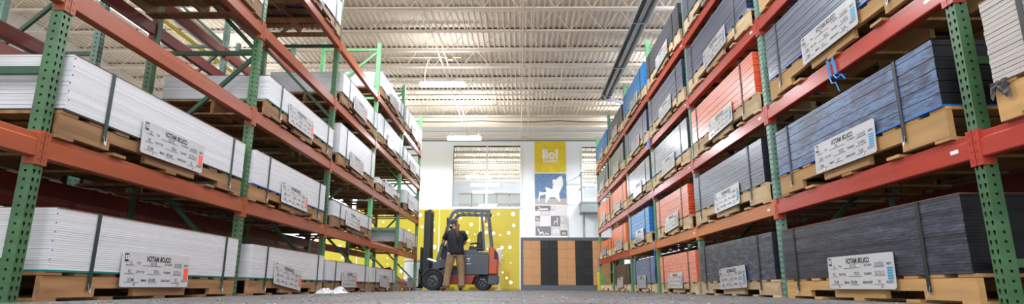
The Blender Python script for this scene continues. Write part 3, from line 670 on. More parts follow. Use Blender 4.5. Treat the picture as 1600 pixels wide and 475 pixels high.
# side, level, bay, y offset, length, height, colour, slip sheet, placard tag, tilt, options
LOADS = [
 ('L', 0, 0, .16, 2.30, .385, 'white', 'teal', 'red', 0, dict(pm=True)), ('L', 0, 1, .24, 2.32, .365, 'white', 'teal', 'red', .10, {}), ('L', 0, 2, .13, 2.32, .31, 'white', 'navy', 'red', 0, {}), ('L', 0, 3, .06, 2.12, .29, 'white', 'navy', 'red', 0.03, {}),
 ('L', 1, 0, .06, 2.31, .375, 'white', 'dark', 'red', 0, dict(pm=True)), ('L', 1, 1, .06, 2.25, .37, 'white', 'blue', 'red', .02, {}), ('L', 1, 2, .16, 2.30, .235, 'white', None, 'red', .03, {}), ('L', 1, 4, .06, 2.22, .33, 'white', None, 'red', .0, {}),
 ('L', 2, 1, .21, 2.36, .29, 'white', 'teal', 'red', .0, {}), ('L', 2, 2, .25, 2.18, .50, 'white', 'teal', 'red', .02, {}), ('L', 2, 3, .25, 2.05, .12, 'white', None, 'red', .02, {}), ('L', 2, 4, .42, 2.05, .32, 'white', None, 'red', .0, {}),
 ('L', 3, 0, .12, 2.30, .40, 'white', None, 'red', 0, {}), ('L', 3, 2, .22, 2.20, .35, 'white', 'navy', 'red', 0, {}), ('L', 3, 3, .10, 2.26, .41, 'white', 'teal', None, .0, {}), ('L', 3, 4, .08, 2.40, .33, 'white', 'teal', None, 0, {}),
 ('L', 4, 1, .15, 2.28, .40, 'white', 'navy', 'red', 0, {}), ('L', 4, 3, .08, 2.2, .34, 'white', 'navy', 'red', 0, {}), ('L', 4, 4, .08, 2.26, .41, 'white', None, None, 0, {}),
 ('R', 1, -1, .1, 2.22, .49, 'greywhite', None, None, 0, dict(th=.024, gap=.003)),
 ('R', 0, 0, .14, 2.28, .465, 'charcoal', None, 'blue', 0, {}), ('R', 0, 1, .09, 2.36, .47, 'navy', None, 'blue', -.03, {}), ('R', 0, 2, .09, 2.1, .46, 'salmon2', None, 'blue', 0, {}), ('R', 0, 3, .05, 2.0, .475, 'bluegrey', 'navy', 'blue', -.02, {}), ('R', 0, 4, .06, 2.02, .47, 'umber', 'navy', 'red', -.05, {}),
 ('R', 1, 0, .15, 2.18, .42, 'sky', 'blue', 'blue', 0, dict(gr=True)), ('R', 1, 1, .12, 2.36, .475, 'dslate', None, 'blue', -.02, {}), ('R', 1, 2, .25, 2.0, .47, 'salmon', None, 'blue', -.06, dict(jag=.012)), ('R', 1, 3, .33, 2.02, .48, 'blue', None, None, -.03, dict(gr=True)), ('R', 1, 4, .25, 2.1, .46, 'orange', None, None, 0, {}), ('R', 1, 5, .05, 2.12, .29, 'orange', None, None, 0, {}),
 ('R', 2, 0, .1, 2.24, .49, 'slate', 'blue', 'blue', 0, dict(gr=True)), ('R', 2, 1, .13, 2.25, .455, 'salmon', None, 'blue', -.03, dict(gr=True)), ('R', 2, 2, .05, 2.34, .48, 'silver', 'blue', None, -.03, {}), ('R', 2, 3, .05, 2.33, .48, 'silver', 'blue', None, -.04, {}), ('R', 2, 4, .08, 2.22, .45, 'orange', None, None, 0, {}), ('R', 2, 5, .05, 2.15, .45, 'orange', None, None, 0, {}),
 ('R', 3, 0, .12, 2.28, .46, 'slate', 'blue', 'blue', 0, {}), ('R', 3, 1, .15, 2.26, .45, 'slate', 'blue', 'blue', -.04, dict(gr=True)), ('R', 3, 2, .13, 2.32, .45, 'slate', None, 'blue', -.04, dict(gr=True)), ('R', 3, 3, .12, 2.16, .45, 'slate', None, 'red', -.02, {}), ('R', 3, 4, .2, 2.18, .45, 'olive', None, None, 0, {}), ('R', 3, 5, .1, 2.22, .45, 'olive', None, None, 0, {}),
 ('R', 4, 1, .12, 2.3, .46, 'slate', None, 'blue', -.04, {}), ('R', 4, 2, .13, 2.3, .46, 'black', None, 'red', -.04, {}), ('R', 4, 3, .14, 2.33, .47, 'blue', None, None, 0, dict(gr=True)), ('R', 4, 4, .14, 2.2, .44, 'black', None, 'red', 0, {}), ('R', 4, 5, .04, 2.36, .46, 'blue', None, None, 0, dict(gr=True)),
]
for i, (sd, lv, bay, off, ln, h, kind, base, tg, tilt, op) in enumerate(LOADS):
    off = max(off, .075); ln = min(ln, 2.485 - off)
    sx = 1 if sd == 'L' else -1
    xf = (-A + .03) if sd == 'L' else (B - .03)
    y0 = (DL if sd == 'L' else DR) + bay * LB + off
    z = (LV_L if sd == 'L' else LV_R)[lv] + .001
    ph = 0.17 if (sd == 'L' or lv == 0) else 0.205
    side = 'left' if sd == 'L' else 'right'
    where = '%s rack, %s, %s' % (side, LEVEL_N[lv], BAY_N[bay])
    wood = wood_l if sd == 'L' else (wood_r if bay < 1 else wood_pale)
    near = bay <= 1 and not (sd == 'R' and lv in (3, 4)) and not (sd == 'L' and lv >= 3)
    make_pallet(xf - sx * .006, y0 + ln / 2, z, sx, ln + .02, ph, wood, 'wooden pallet under %s sheets, %s' % (COLN[kind], where), bay <= 2, 'pallets in the racks')
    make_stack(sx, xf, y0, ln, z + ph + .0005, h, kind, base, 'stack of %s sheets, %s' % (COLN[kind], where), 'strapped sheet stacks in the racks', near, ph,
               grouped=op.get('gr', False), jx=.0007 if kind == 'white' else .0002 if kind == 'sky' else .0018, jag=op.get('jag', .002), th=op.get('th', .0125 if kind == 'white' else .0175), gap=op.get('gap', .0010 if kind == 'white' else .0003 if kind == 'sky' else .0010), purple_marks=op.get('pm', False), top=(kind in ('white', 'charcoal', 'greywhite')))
    if not (bay < 0):
        yc = y0 - off + (1.20 if sd == 'L' else 1.20)
        make_placard(sx, xf, yc, z + (.082 if lv == 0 else .078), 'placard%s on %s stack, %s' % (' with %s tag' % tg if tg else '', COLN[kind], where), 'handwritten placards on the sheet stacks', tg, tilt, i)
# empty pallet at the far end of the right rack
make_pallet(B - .03, DR + 5 * LB + 1.2, .001, -1, 2.2, .17, wood_pale, 'empty wooden pallet on the floor of the farthest right bay', False, 'pallets in the racks')
# left rack, last bay on the floor: pallet with a low maroon film-wrapped pile
make_pallet(-A + .03, DL + 4 * LB + 1.15, .001, 1, 2.2, .17, wood_l, 'wooden pallet under the maroon film-wrapped pile', False, 'pallets in the racks')
make_placard(1, -A + .03, DL + 4 * LB + 1.45, .08, 'white placard with red tag in front of the maroon pile', 'handwritten placards on the sheet stacks', 'red', 0, 0)
b = MB(); rr = random.Random(3)
nx, ny = 9, 15
for i in range(nx):
    for k in range(ny):
        u, v = i / (nx - 1), k / (ny - 1); e_ = min(1, min(u, 1 - u, v, 1 - v) * 5); b.v.append((-u * 1.0, .15 + v * 1.8, .03 + e_ * (.22 + .12 * math.sin(v * 5 + 1) + rr.uniform(-.05, .05))))
for i in range(nx - 1):
    for k in range(ny - 1): b.f.append((i * ny + k, i * ny + k + 1, (i + 1) * ny + k + 1, (i + 1) * ny + k)); b.mi.append(0)
ring = [(i, 0) for i in range(nx)] + [(nx - 1, k) for k in range(1, ny)] + [(i, ny - 1) for i in range(nx - 2, -1, -1)] + [(0, k) for k in range(ny - 2, 0, -1)]
b.add([(b.v[i * ny + k][0], b.v[i * ny + k][1], 0) for i, k in ring], [tuple(range(len(ring)))])
base_i = len(b.v) - len(ring)
for q, (i, k) in enumerate(ring):
    i2, k2 = ring[(q + 1) % len(ring)]; b.f.append((i * ny + k, i2 * ny + k2, base_i + (q + 1) % len(ring), base_i + q)); b.mi.append(0)
tag(b.build('wrapped_pile', maroon, None, (-A - .05, DL + 4 * LB + .1, .172)), 'low lumpy pile wrapped in maroon film, last floor bay of left rack', 'pile')
# loads of the rear racks, mostly added dark to block light through the gaps
for sd, xr, sx, lvz, spots in (('left', -A - 2 * FD - .55 + .02, -1, (0, .93, 1.75), ((0, -1), (0, 0), (0, 1), (0, 2), (1, -1), (1, 0), (1, 1), (1, 2), (2, 2), (2, 3))),
                               ('right', B + 2 * FD + .3 - .02, 1, (0, .93, 1.9), ((0, -1), (0, 0), (0, 1), (0, 2), (0, 3), (1, -1), (1, 0), (1, 1), (1, 2), (1, 3), (2, -1), (2, 0), (2, 1)))):
    for lv, bay in spots:
        z = lvz[lv] + .001; y0 = (DL if sd == 'left' else DR) + bay * LB + .12
        nm = 'rear rack behind %s rack, %s, %s' % (sd, LEVEL_N[lv], BAY_N[bay])
        make_pallet(xr - sx * .006, y0 + 1.12, z, sx, 2.26, .17, wood_l, 'wooden pallet in ' + nm, False, 'pallets in the racks')  # most of these pallets are added along with their stacks
        make_stack(sx, xr, y0, 2.24, z + .1705, .46 if sd == 'left' else .56, 'black' if lv == 0 else 'umber', None, 'added dark sheet stack in ' + nm, 'strapped sheet stacks in the racks', False, .17, top=False)

# ================================================================== FORKLIFT (drives toward the left rack)
FY = 16.42; FW = 1.08    # near side plane, width
fk = empty('forklift', (-1.6, FY + FW / 2, 0)); tag(fk, 'grey and orange sit-down forklift at the end of the aisle', 'forklift')
def fb(m, name, pts, y0, y1, parent=None, bevel=0.0):
    b = MB(); b.prism([(p[0] + 1.6, p[1]) for p in pts], 1, y0 - FW / 2, y1 - FW / 2); return b.build(name, m, parent or fk, bevel=bevel)
fb(fk_grey, 'chassis', [(-2.1, .36), (-1.0, .40), (-.86, .5), (-.86, .58), (-2.12, .62), (-2.2, .5)], .06, FW - .06)
fb(fk_red, 'side_skirt', [(-2.0, .17), (-1.32, .17), (-1.22, .42), (-2.0, .42)], .0, FW, bevel=.01)
fb(fk_grey, 'battery_cover', [(-1.66, .43), (-.86, .43), (-.84, .98), (-1.6, .98)], .0, FW, bevel=.015)
fb(fk_grey, 'seat_deck', [(-1.62, .985), (-.83, .985), (-.83, 1.05), (-1.15, 1.07), (-1.2, 1.12), (-1.6, 1.12)], .05, FW - .05, bevel=.012)
fb(fk_grey, 'front_body', [(-2.42, .56), (-2.1, .62), (-1.66, .60), (-1.66, .66), (-2.0, .72), (-2.1, .86), (-2.24, .86), (-2.42, .74)], .0, FW, bevel=.012)
fb(fk_dark, 'dashboard', [(-2.22, .86), (-2.02, .72), (-1.92, .8), (-2.02, 1.16), (-2.1, 1.26), (-2.25, 1.2)], .15, FW - .15, bevel=.015)
fb(fk_orange, 'counterweight', [(-.86, .44), (-.61, .44), (-.59, .9), (-.62, 1.08), (-.72, 1.19), (-.85, 1.21)], .0, FW, bevel=.03)
fb(fk_grey, 'rear_bumper', [(-.9, .16), (-.62, .16), (-.585, .22), (-.585, .43), (-.86, .43)], .03, FW - .03, bevel=.02)
o = fb(fk_dark, 'tail_recess', [(-.7, .86), (-.6, .86), (-.6, 1.04), (-.66, 1.1), (-.7, 1.1)], -.004, .03)
# wheels
def wheel(x, z, r, wd, y, m_name):
    b = MB(); b.lathe([(r * .62, 0), (r * .93, 0), (r, wd * .12), (r, wd * .88), (r * .93, wd), (r * .62, wd), (r * .62, 0)], (0, 0, 0), 1, 32, cap=False)
    for k in range(22):
        t = 2 * math.pi * k / 22; b.cbox((r * math.cos(t) * 1.0, wd * .5, r * math.sin(t) * 1.0), (.018, wd * .9, .03), Matrix.Rotation(-t, 3, 'Y'))
    o = b.build('tyre', rubber, fk, (x + 1.6, y - FW / 2, z), smooth=False)
    b = MB(); b.lathe([(0, .015), (r * .2, .0), (r * .26, .03), (r * .5, .045), (r * .6, .015), (r * .63, .0), (r * .63, wd), (0, wd)], (0, 0, 0), 1, 28); h_ = b.build('wheel_rim', fk_rim, o)
    b = MB()
    for k in range(6):
        t = 2 * math.pi * k / 6; b.lathe([(.012, .03), (.012, .008), (0, .006)], (r * .38 * math.cos(t), 0, r * .38 * math.sin(t)), 1, 6)
    b.build('lug_nuts', steel, o)
for yy in (.0, FW - .2): wheel(-2.41, .285, .285, .2, yy, 'front')
for yy in (.06, FW - .22): wheel(-1.02, .23, .23, .16, yy, 'rear')
# fenders
b = MB(); n = 12; P = [(-2.41 + 1.6 + .31 * math.cos(t), .285 + .31 * math.sin(t)) for t in [math.pi * (-.05 + .95 * i / n) for i in range(n + 1)]]
for yy in (-.01, FW - .21):
    for p, q in zip(P, P[1:]): b.bar((p[0], yy + .11 - FW / 2, p[1]), (q[0], yy + .11 - FW / 2, q[1]), .22, .018, up=(0, 0, 1))
b.build('fender', fk_grey, fk)
# overhead guard
for yy in (.06, FW - .06):
    b = MB(); Y_ = yy - FW / 2
    path = [(-2.30, .8), (-2.16, 1.3), (-1.98, 1.95), (-1.93, 2.10), (-1.85, 2.20), (-1.72, 2.235), (-.82, 2.21)]
    for p, q in zip(path, path[1:]): b.bar((p[0] + 1.6, Y_, p[1]), (q[0] + 1.6, Y_, q[1]), .09, .065, up=(0, 1, 0))
    b.build('guard_front_pillar', fk_grey, fk)
    for (x0, x1) in ((-.90, -.78), (-1.07, -.98)):
        if x0 == -1.07 and yy > .5: continue
        b = MB(); b.bar((x0 + 1.6, Y_, 2.2), (x1 + 1.6, Y_, 1.12), .065, .075, up=(0, 1, 0)); b.build('guard_rear_pillar', fk_grey, fk)
for xx in (-1.84, -1.66, -1.48, -1.30, -1.12, -.95, -.85):
    b = MB(); b.bar((xx + 1.6, .06 - FW / 2, 2.225), (xx + 1.6, FW - .06 - FW / 2, 2.225), .03, .03); b.build('guard_bar', fk_grey, fk)
b = MB(); b.box(-.98 + 1.6, -.93 + 1.6, .1 - FW / 2, .2 - FW / 2, 1.9, 2.06); b.build('warning_light', fk_orange, fk)
b = MB(); b.cbox((-2.04 + 1.6, -.06 - FW / 2 + .1, 1.93), (.05, .05, .2)); b.build('mirror', fk_dark, fk, bevel=.01)
# seat, steering wheel, levers
sy = .5 - FW / 2
b = MB(); b.prism([(-1.45 + 1.6, 1.12), (-1.02 + 1.6, 1.12), (-1.0 + 1.6, 1.2), (-1.42 + 1.6, 1.25)], 1, sy - .24, sy + .24); b.build('seat_cushion', vinyl, fk, bevel=.02)
b = MB(); b.prism([(-1.22 + 1.6, 1.2), (-1.06 + 1.6, 1.2), (-1.02 + 1.6, 1.5), (-1.06 + 1.6, 1.66), (-1.13 + 1.6, 1.68), (-1.2 + 1.6, 1.58)], 1, sy - .23, sy + .23); b.build('seat_back', vinyl, fk, bevel=.025)
b = MB(); b.tube([(-1.4 + 1.6, sy - .26, 1.30), (-1.12 + 1.6, sy - .26, 1.34)], .025, 8); b.build('armrest', vinyl, fk)
b = MB(); b.bar((-2.1 + 1.6, sy, 1.15), (-1.94 + 1.6, sy, 1.40), .05); ring_ = [(-1.94 + 1.6 + .17 * math.cos(t) * .55, sy + .17 * math.sin(t), 1.40 + .17 * math.cos(t) * .4 * -1 * -1) for t in [i * math.pi / 8 for i in range(17)]]
b.tube(ring_, .013, 6); b.build('steering_wheel', fk_dark, fk)
# mast, carriage, forks
for yy in (.2, FW - .2):
    b = MB(); Y_ = yy - FW / 2; b.box(-2.66 + 1.6, -2.56 + 1.6, Y_ - .04, Y_ + .04, .07, 2.26); b.build('outer_mast_rail', fk_dark, fk)
    b = MB(); b.box(-2.73 + 1.6, -2.66 + 1.6, Y_ - .03, Y_ + .03, .1, 2.24); b.build('inner_mast_rail', fk_dark, fk)
for z in (.35, 1.2, 2.2):
    b = MB(); b.box(-2.6 + 1.6, -2.55 + 1.6, .2 - FW / 2, FW - .2 - FW / 2, z, z + .09); b.build('mast_crossbar', fk_dark, fk)
for yy in (.32, FW - .32):
    b = MB(); b.tube([(-2.58 + 1.6, yy - FW / 2, .12), (-2.58 + 1.6, yy - FW / 2, 1.3)], .04, 10); b.tube([(-2.58 + 1.6, yy - FW / 2, 1.3), (-2.58 + 1.6, yy - FW / 2, 2.15)], .025, 10); b.build('lift_cylinder', fk_dark, fk)
b = MB(); b.tube([(-2.35 + 1.6, .12 - FW / 2, .78), (-2.6 + 1.6, .12 - FW / 2, .86)], .035, 8); b.build('tilt_cylinder', steel, fk)
b = MB()
for k in range(4): b.tube([(-2.54 + 1.6, .42 + k * .05 - FW / 2, 2.2), (-2.52 + 1.6, .42 + k * .05 - FW / 2, 1.2), (-2.5 + 1.6, .42 + k * .05 - FW / 2, .5)], .013, 6)
b.build('hydraulic_hoses', rubber, fk)
b = MB(); b.box(-2.80 + 1.6, -2.74 + 1.6, .1 - FW / 2, FW - .1 - FW / 2, .1, .18); b.box(-2.80 + 1.6, -2.74 + 1.6, .1 - FW / 2, FW - .1 - FW / 2, .45, .53)
for yy in (.1, .35, .68, .93): b.box(-2.80 + 1.6, -2.76 + 1.6, yy - FW / 2, yy + .05 - FW / 2, .1, 1.2)
b.build('carriage', fk_dark, fk)
for yy in (.25, FW - .35):
    b = MB(); b.box(-2.85 + 1.6, -2.80 + 1.6, yy - FW / 2, yy + .1 - FW / 2, .06, .6); b.box(-3.85 + 1.6, -2.80 + 1.6, yy - FW / 2, yy + .1 - FW / 2, .06, .10); b.build('fork', fk_dark, fk)
b = MB(); b.box(-1.48 + 1.6, -1.34 + 1.6, -.003 - FW / 2, 0 - FW / 2, .72, .74); b.box(-1.46 + 1.6, -1.37 + 1.6, -.003 - FW / 2, 0 - FW / 2, .86, .885); b.box(-1.43 + 1.6, -1.39 + 1.6, -.003 - FW / 2, 0 - FW / 2, .8, .82); b.build('decals', white_pl, fk)

# ================================================================== PERSON
def skin_mesh(name, pts, edges, m, root_i=0, sub=2):
    """pts = (co, (rx, ry)); grows one continuous surface over the edges"""
    me = bpy.data.meshes.new(name); me.from_pydata([p[0] for p in pts], edges, [])
    o = bpy.data.objects.new('figure_tmp', me); COL.objects.link(o)
    md = o.modifiers.new('s', 'SKIN'); md.use_smooth_shade = True
    sv = me.skin_vertices[0].data if me.skin_vertices else None
    if sv is None:
        import bmesh
        bm = bmesh.new(); bm.from_mesh(me); bm.verts.layers.skin.verify(); bm.to_mesh(me); bm.free(); sv = me.skin_vertices[0].data
    for i, p in enumerate(pts): sv[i].radius = p[1] if isinstance(p[1], tuple) else (p[1], p[1])
    for v in sv: v.use_root = False
    sv[root_i].use_root = True
    su = o.modifiers.new('u', 'SUBSURF'); su.levels = sub; su.render_levels = sub
    bpy.context.view_layer.update(); ev = o.evaluated_get(bpy.context.evaluated_depsgraph_get())
    out = bpy.data.meshes.new_from_object(ev); bpy.data.objects.remove(o); bpy.data.meshes.remove(me)
    out.materials.clear(); out.materials.append(m); smooth_angle(out); return out
PX, PY = -1.76, 15.99
per = empty('person', (PX, PY, 0)); per.scale = (1.06, 1.06, 1.06); tag(per, 'person in dark T-shirt, khaki trousers and cap standing at the forklift, seen from behind', 'person')
# facing up-left into the picture; local x right, y away
J = {'pelvis': (0.02, 0, 0.98), 'waist': (0.02, 0.01, 1.12), 'chest': (0.0, 0.02, 1.36), 'neckb': (-0.01, 0.03, 1.53), 'neck': (-0.025, 0.05, 1.60), 'headm': (-0.05, 0.06, 1.70), 'headt': (-0.05, 0.06, 1.79),
     'shL': (-0.19, 0.06, 1.47), 'elL': (-0.315, 0.13, 1.22), 'wrL': (-0.36, 0.33, 1.20), 'haL': (-0.37, 0.40, 1.21),
     'shR': (0.19, 0.02, 1.46), 'elR': (0.255, 0.17, 1.21), 'wrR': (0.10, 0.33, 1.18), 'haR': (0.05, 0.385, 1.19),
     'hipL': (-0.09, 0.01, 0.92), 'knL': (-0.16, 0.03, 0.50), 'anL': (-0.22, 0.0, 0.09), 'toL': (-0.36, 0.05, 0.035),
     'hipR': (0.12, 0, 0.92), 'knR': (0.17, 0.03, 0.50), 'anR': (0.185, 0.0, 0.09), 'toR': (0.13, 0.14, 0.035)}
def bone(names, edges, rad, m, root, name, sub=2):
    idx = {n_: i for i, n_ in enumerate(names)}
    return link(name, skin_mesh(name, [(J[n_], rad[n_]) for n_ in names], [(idx[a], idx[b_]) for a, b_ in edges], m, idx[root], sub), per)
rad = dict(pelvis=(.13, .10), waist=(.125, .10), chest=(.15, .105), neckb=(.07, .065), neck=(.055, .055), headm=(.078, .092), headt=(.06, .07), shL=.06, elL=.043, wrL=.03, haL=.035, shR=.06, elR=.043, wrR=.03, haR=.035,
           hipL=.088, knL=.06, anL=.042, toL=.035, hipR=.088, knR=.06, anR=.042, toR=.035)
ed = [('pelvis', 'waist'), ('waist', 'chest'), ('chest', 'neckb'), ('neckb', 'neck'), ('neck', 'headm'), ('headm', 'headt'), ('chest', 'shL'), ('shL', 'elL'), ('elL', 'wrL'), ('wrL', 'haL'), ('chest', 'shR'), ('shR', 'elR'), ('elR', 'wrR'), ('wrR', 'haR'),
      ('pelvis', 'hipL'), ('hipL', 'knL'), ('knL', 'anL'), ('anL', 'toL'), ('pelvis', 'hipR'), ('hipR', 'knR'), ('knR', 'anR'), ('anR', 'toR')]
bone(list(rad), ed, rad, skin, 'pelvis', 'body')
def loft(b, rings, n=16, cap=(True, True)):
    b0 = len(b.v)
    for (cx, cy, cz), rx, ry, tl in rings:
        for k in range(n):
            t = 2 * math.pi * k / n; b.v.append((cx + rx * math.cos(t), cy + ry * math.sin(t), cz + tl * math.cos(t)))
    for i in range(len(rings) - 1):
        for k in range(n):
            k2 = (k + 1) % n; b.f.append((b0 + i * n + k, b0 + i * n + k2, b0 + (i + 1) * n + k2, b0 + (i + 1) * n + k)); b.mi.append(0)
    e = b0 + (len(rings) - 1) * n
    if cap[0]: b.f.append(tuple(b0 + k for k in range(n))[::-1]); b.mi.append(0)
    if cap[1]: b.f.append(tuple(e + k for k in range(n))); b.mi.append(0)
# loose T-shirt: torso and short sleeves
b = MB(); loft(b, [((.03, .0, .90), .205, .150, 0), ((.03, .0, .96), .212, .155, 0), ((.028, .005, 1.08), .200, .150, .004), ((.02, .01, 1.20), .205, .150, 0), ((.01, .02, 1.34), .215, .148, 0), ((.005, .03, 1.44), .205, .125, 0), ((-.002, .035, 1.505), .150, .095, 0), ((-.008, .038, 1.545), .085, .080, 0), ((-.012, .042, 1.575), .068, .068, 0)], 20, (True, True))
b.tube([(-.13, .04, 1.47), (-.20, .06, 1.455), (-.25, .09, 1.38), (-.285, .11, 1.31)], [.07, .085, .082, .078], 12); b.tube([(.13, .02, 1.47), (.20, .02, 1.45), (.235, .07, 1.37), (.255, .11, 1.30)], [.07, .085, .082, .078], 12)
b.build('shirt', shirt, per, smooth=True)
# baggy trousers
b = MB(); loft(b, [((.025, .0, 1.02), .165, .125, 0), ((.022, .0, .94), .185, .140, 0), ((.02, .0, .88), .185, .135, 0), ((.02, .0, .84), .10, .09, 0)], 18)
rr = random.Random(9)
for top, kn, cu_ in (((-.075, .0, .95), J['knL'], (-.212, .0, .085)), ((.115, .0, .95), J['knR'], (.187, .0, .085))):
    pts = []; rs_ = []
    for q in range(15):
        t = q / 14; a_, c_ = (Vector(top), Vector(kn)) if t < .5 else (Vector(kn), Vector(cu_)); p_ = a_.lerp(c_, (t * 2) % 1.0 if t < 1 else 1.0)
        pts.append(p_ + Vector((rr.uniform(-.004, .004), 0, 0))); rs_.append(.118 - .03 * min(1, t * 1.6) + (.006 if q % 2 else -.003) * (1 if t > .35 else .3) + (.006 if t > .9 else 0))
    b.tube(pts, rs_, 14)
b.build('trousers', khaki, per, smooth=True)
for sd_, an, to in (('L', (-0.20, 0.0, .055), (-0.38, 0.05, .045)), ('R', (0.19, -0.01, .055), (0.13, 0.17, .045))):
    J['a'], J['t'] = an, to; J['m'] = tuple((a + b_) / 2 for a, b_ in zip(an, to))
    bone(['a', 'm', 't'], [('a', 'm'), ('m', 't')], dict(a=(.055, .055), m=(.055, .05), t=(.045, .04)), leather, 'a', 'boot', 1)
# hands: five bent fingers each, closed on the dashboard edge
for hx, wr in (('haL', 'wrL'), ('haR', 'wrR')):
    h_ = Vector(J[hx]); d_ = (h_ - Vector(J[wr])).normalized(); sd_ = d_.cross(Vector((0, 0, 1))).normalized(); b = MB()
    for k, (off_, l_) in enumerate(((-.03, .07), (-.01, .08), (.01, .075), (.03, .06))):
        p0 = h_ + sd_ * off_ + d_ * .01; b.tube([p0, p0 + d_ * l_ * .5 + Vector((0, 0, .006)), p0 + d_ * l_ * .8 - Vector((0, 0, .02)), p0 + d_ * l_ * .75 - Vector((0, 0, .045))], [.0095, .009, .008, .006], 6)
    p0 = h_ - sd_ * .035 * (1 if hx == 'haR' else -1) - d_ * .03; b.tube([p0, p0 - sd_ * .03 * (1 if hx == 'haR' else -1) + d_ * .03, p0 - sd_ * .03 * (1 if hx == 'haR' else -1) + d_ * .06 - Vector((0, 0, .015))], [.012, .010, .007], 6)
    b.build('fingers', skin, per, smooth=True)
# face turned to the left, beard, hair, cap, ear muffs
hc = Vector((-0.055, 0.06, 1.715)); fd = Vector((-.86, .5, -.05)).normalized(); sd2 = Vector((0, 0, 1)).cross(fd).normalized()
b = MB(); b.tube([hc + fd * .085 + Vector((0, 0, .02)), hc + fd * .118 + Vector((0, 0, -.018)), hc + fd * .09 + Vector((0, 0, -.028))], [.008, .017, .008], 8); b.build('nose', skin, per, smooth=True)
for s_ in (-1, 1):
    b = MB(); b.lathe([(0, -.012), (.012, -.006), (.013, .0), (.009, .008), (0, .012)], tuple(hc + fd * .088 + sd2 * s_ * .034 + Vector((0, 0, .018))), 2, 10); b.build('eye', white_pl, per)
    b = MB(); c_ = hc + sd2 * s_ * .085 - fd * .01; b.tube([c_ + Vector((0, 0, -.03)), c_ + sd2 * s_ * .012 + Vector((0, 0, 0)), c_ + Vector((0, 0, .03))], [.012, .022, .014], 8); b.build('ear', skin, per, smooth=True)
    b = MB(); c_ = hc + sd2 * s_ * .095; b.tube([c_, c_ + sd2 * s_ * .035], [.04, .036], 12); b.build('ear_muff', cap_m, per)
b = MB(); b.tube([hc + fd * .09 - sd2 * .025 + Vector((0, 0, -.05)), hc + fd * .1 + Vector((0, 0, -.048)), hc + fd * .09 + sd2 * .025 + Vector((0, 0, -.05))], .006, 6); b.build('mouth', leather, per)
b = MB(); b.tube([hc + fd * .075 + Vector((0, 0, -.055)), hc + fd * .085 + Vector((0, 0, -.09)), hc + fd * .07 + Vector((0, 0, -.13))], [.055, .05, .02], 10); b.build('beard', hair_m, per, smooth=True)
b = MB(); b.lathe([(.098, -.03), (.102, .02), (.094, .06), (.062, .092), (0, .1)], tuple(hc + Vector((0, 0, .03))), 2, 20); o = b.build('cap', cap_m, per, smooth=True)
b = MB(); v0 = hc + fd * .09 + Vector((0, 0, .045)); b.add([v0 - sd2 * .075, v0 + fd * .07 - sd2 * .05, v0 + fd * .085, v0 + fd * .07 + sd2 * .05, v0 + sd2 * .075] + [v + Vector((0, 0, .008)) for v in (v0 - sd2 * .075, v0 + fd * .07 - sd2 * .05, v0 + fd * .085, v0 + fd * .07 + sd2 * .05, v0 + sd2 * .075)], [(4, 3, 2, 1, 0), (5, 6, 7, 8, 9), (0, 1, 6, 5), (1, 2, 7, 6), (2, 3, 8, 7), (3, 4, 9, 8), (4, 0, 5, 9)]); b.build('cap_peak', cap_m, o)
b = MB(); b.tube([hc - fd * .07 + Vector((0, 0, -.0)), hc - fd * .11 + Vector((.02, -.03, -.06)), (0.06, -.13, 1.52), (0.085, -.17, 1.38), (0.10, -.165, 1.26)], [.045, .05, .05, .04, .012], 10); b.build('ponytail', hair_m, per, smooth=True)

# ================================================================== SMALL THINGS
sn = empty('sanitizer_stand', (-.62, 18.6, 0)); tag(sn, 'white dispenser on a thin post in front of the yellow panel', 'dispenser')
b = MB(); b.tube([(0, 0, .02), (0, 0, 1.0)], .028, 10); b.build('post', white_pl, sn); b = MB(); b.lathe([(.14, 0), (.14, .015), (.03, .025)], (0, 0, 0), 2, 20); b.build('base', white_pl, sn)
b = MB(); b.box(-.09, .09, -.07, .05, .93, 1.30); b.build('dispenser_box', white_pl, sn, bevel=.03); b = MB(); b.box(-.05, .05, -.1, -.06, .82, .95); b.build('drip_tray', trim_m, sn, bevel=.01)
nt_ = MB(); nt_.box(-1.27, -.91, YP - .016, YP - .012, 1.33, 1.54); o = nt_.build('notice', mat('pale_yellow_paper', (.82, .78, .42), .6)); tag(o, 'small pale notice pinned on the yellow panel behind the forklift seat', 'notice')
b = MB()
for z in (1.38, 1.43, 1.48):
    for k in range(6): b.box(-1.24 + k * .052, -1.205 + k * .052, YP - .018, YP - .0165, z, z + .022)
tag(b.build('print', yel_p, o), kind='stuff')
for i, (xa, xb) in enumerate(((-2.72, -2.5), (-2.3, -1.95), (-1.5, -1.25), (-1.15, -.75))):
    b = MB(); b.prism([(0, 0), (.16, 0), (.12, .09), (.04, .09)], 0, xa, xb)
    for v in range(len(b.v)): b.v[v] = (b.v[v][0], b.v[v][1] + 17.7, b.v[v][2])
    tag(b.build('floor_stop', yel_p), 'low yellow floor stop behind the forklift wheels, %s from the left' % ('first', 'second', 'third', 'fourth')[i], 'floor stop', 'low yellow floor stops')
bo = empty('bollard', (2.54, 18.72, 0)); tag(bo, 'yellow bollard at the far end of the right rack', 'bollard')
b = MB(); b.lathe([(.065, 0), (.065, .52), (.055, .56), (0, .57)], (0, 0, 0), 2, 16); b.build('post', yel_p, bo, smooth=False)
b = MB(); b.box(-.1, .1, -.1, .1, 0, .012); b.build('base_plate', yel_p, bo)
tk = empty('white_drum', (-3.25, 18.1, 0)); tag(tk, 'white plastic drum with lid behind the last left bay', 'drum')
b = MB(); b.lathe([(.27, 0), (.29, .04), (.29, .3), (.3, .34), (.29, .38), (.29, .8), (.27, .86)], (0, 0, 0), 2, 28); b.build('body', white_pl, tk, smooth=False)
b = MB(); b.lathe([(.3, .86), (.31, .88), (.31, .93), (0, .94)], (0, 0, 0), 2, 28); b.build('lid', white_pl, tk)
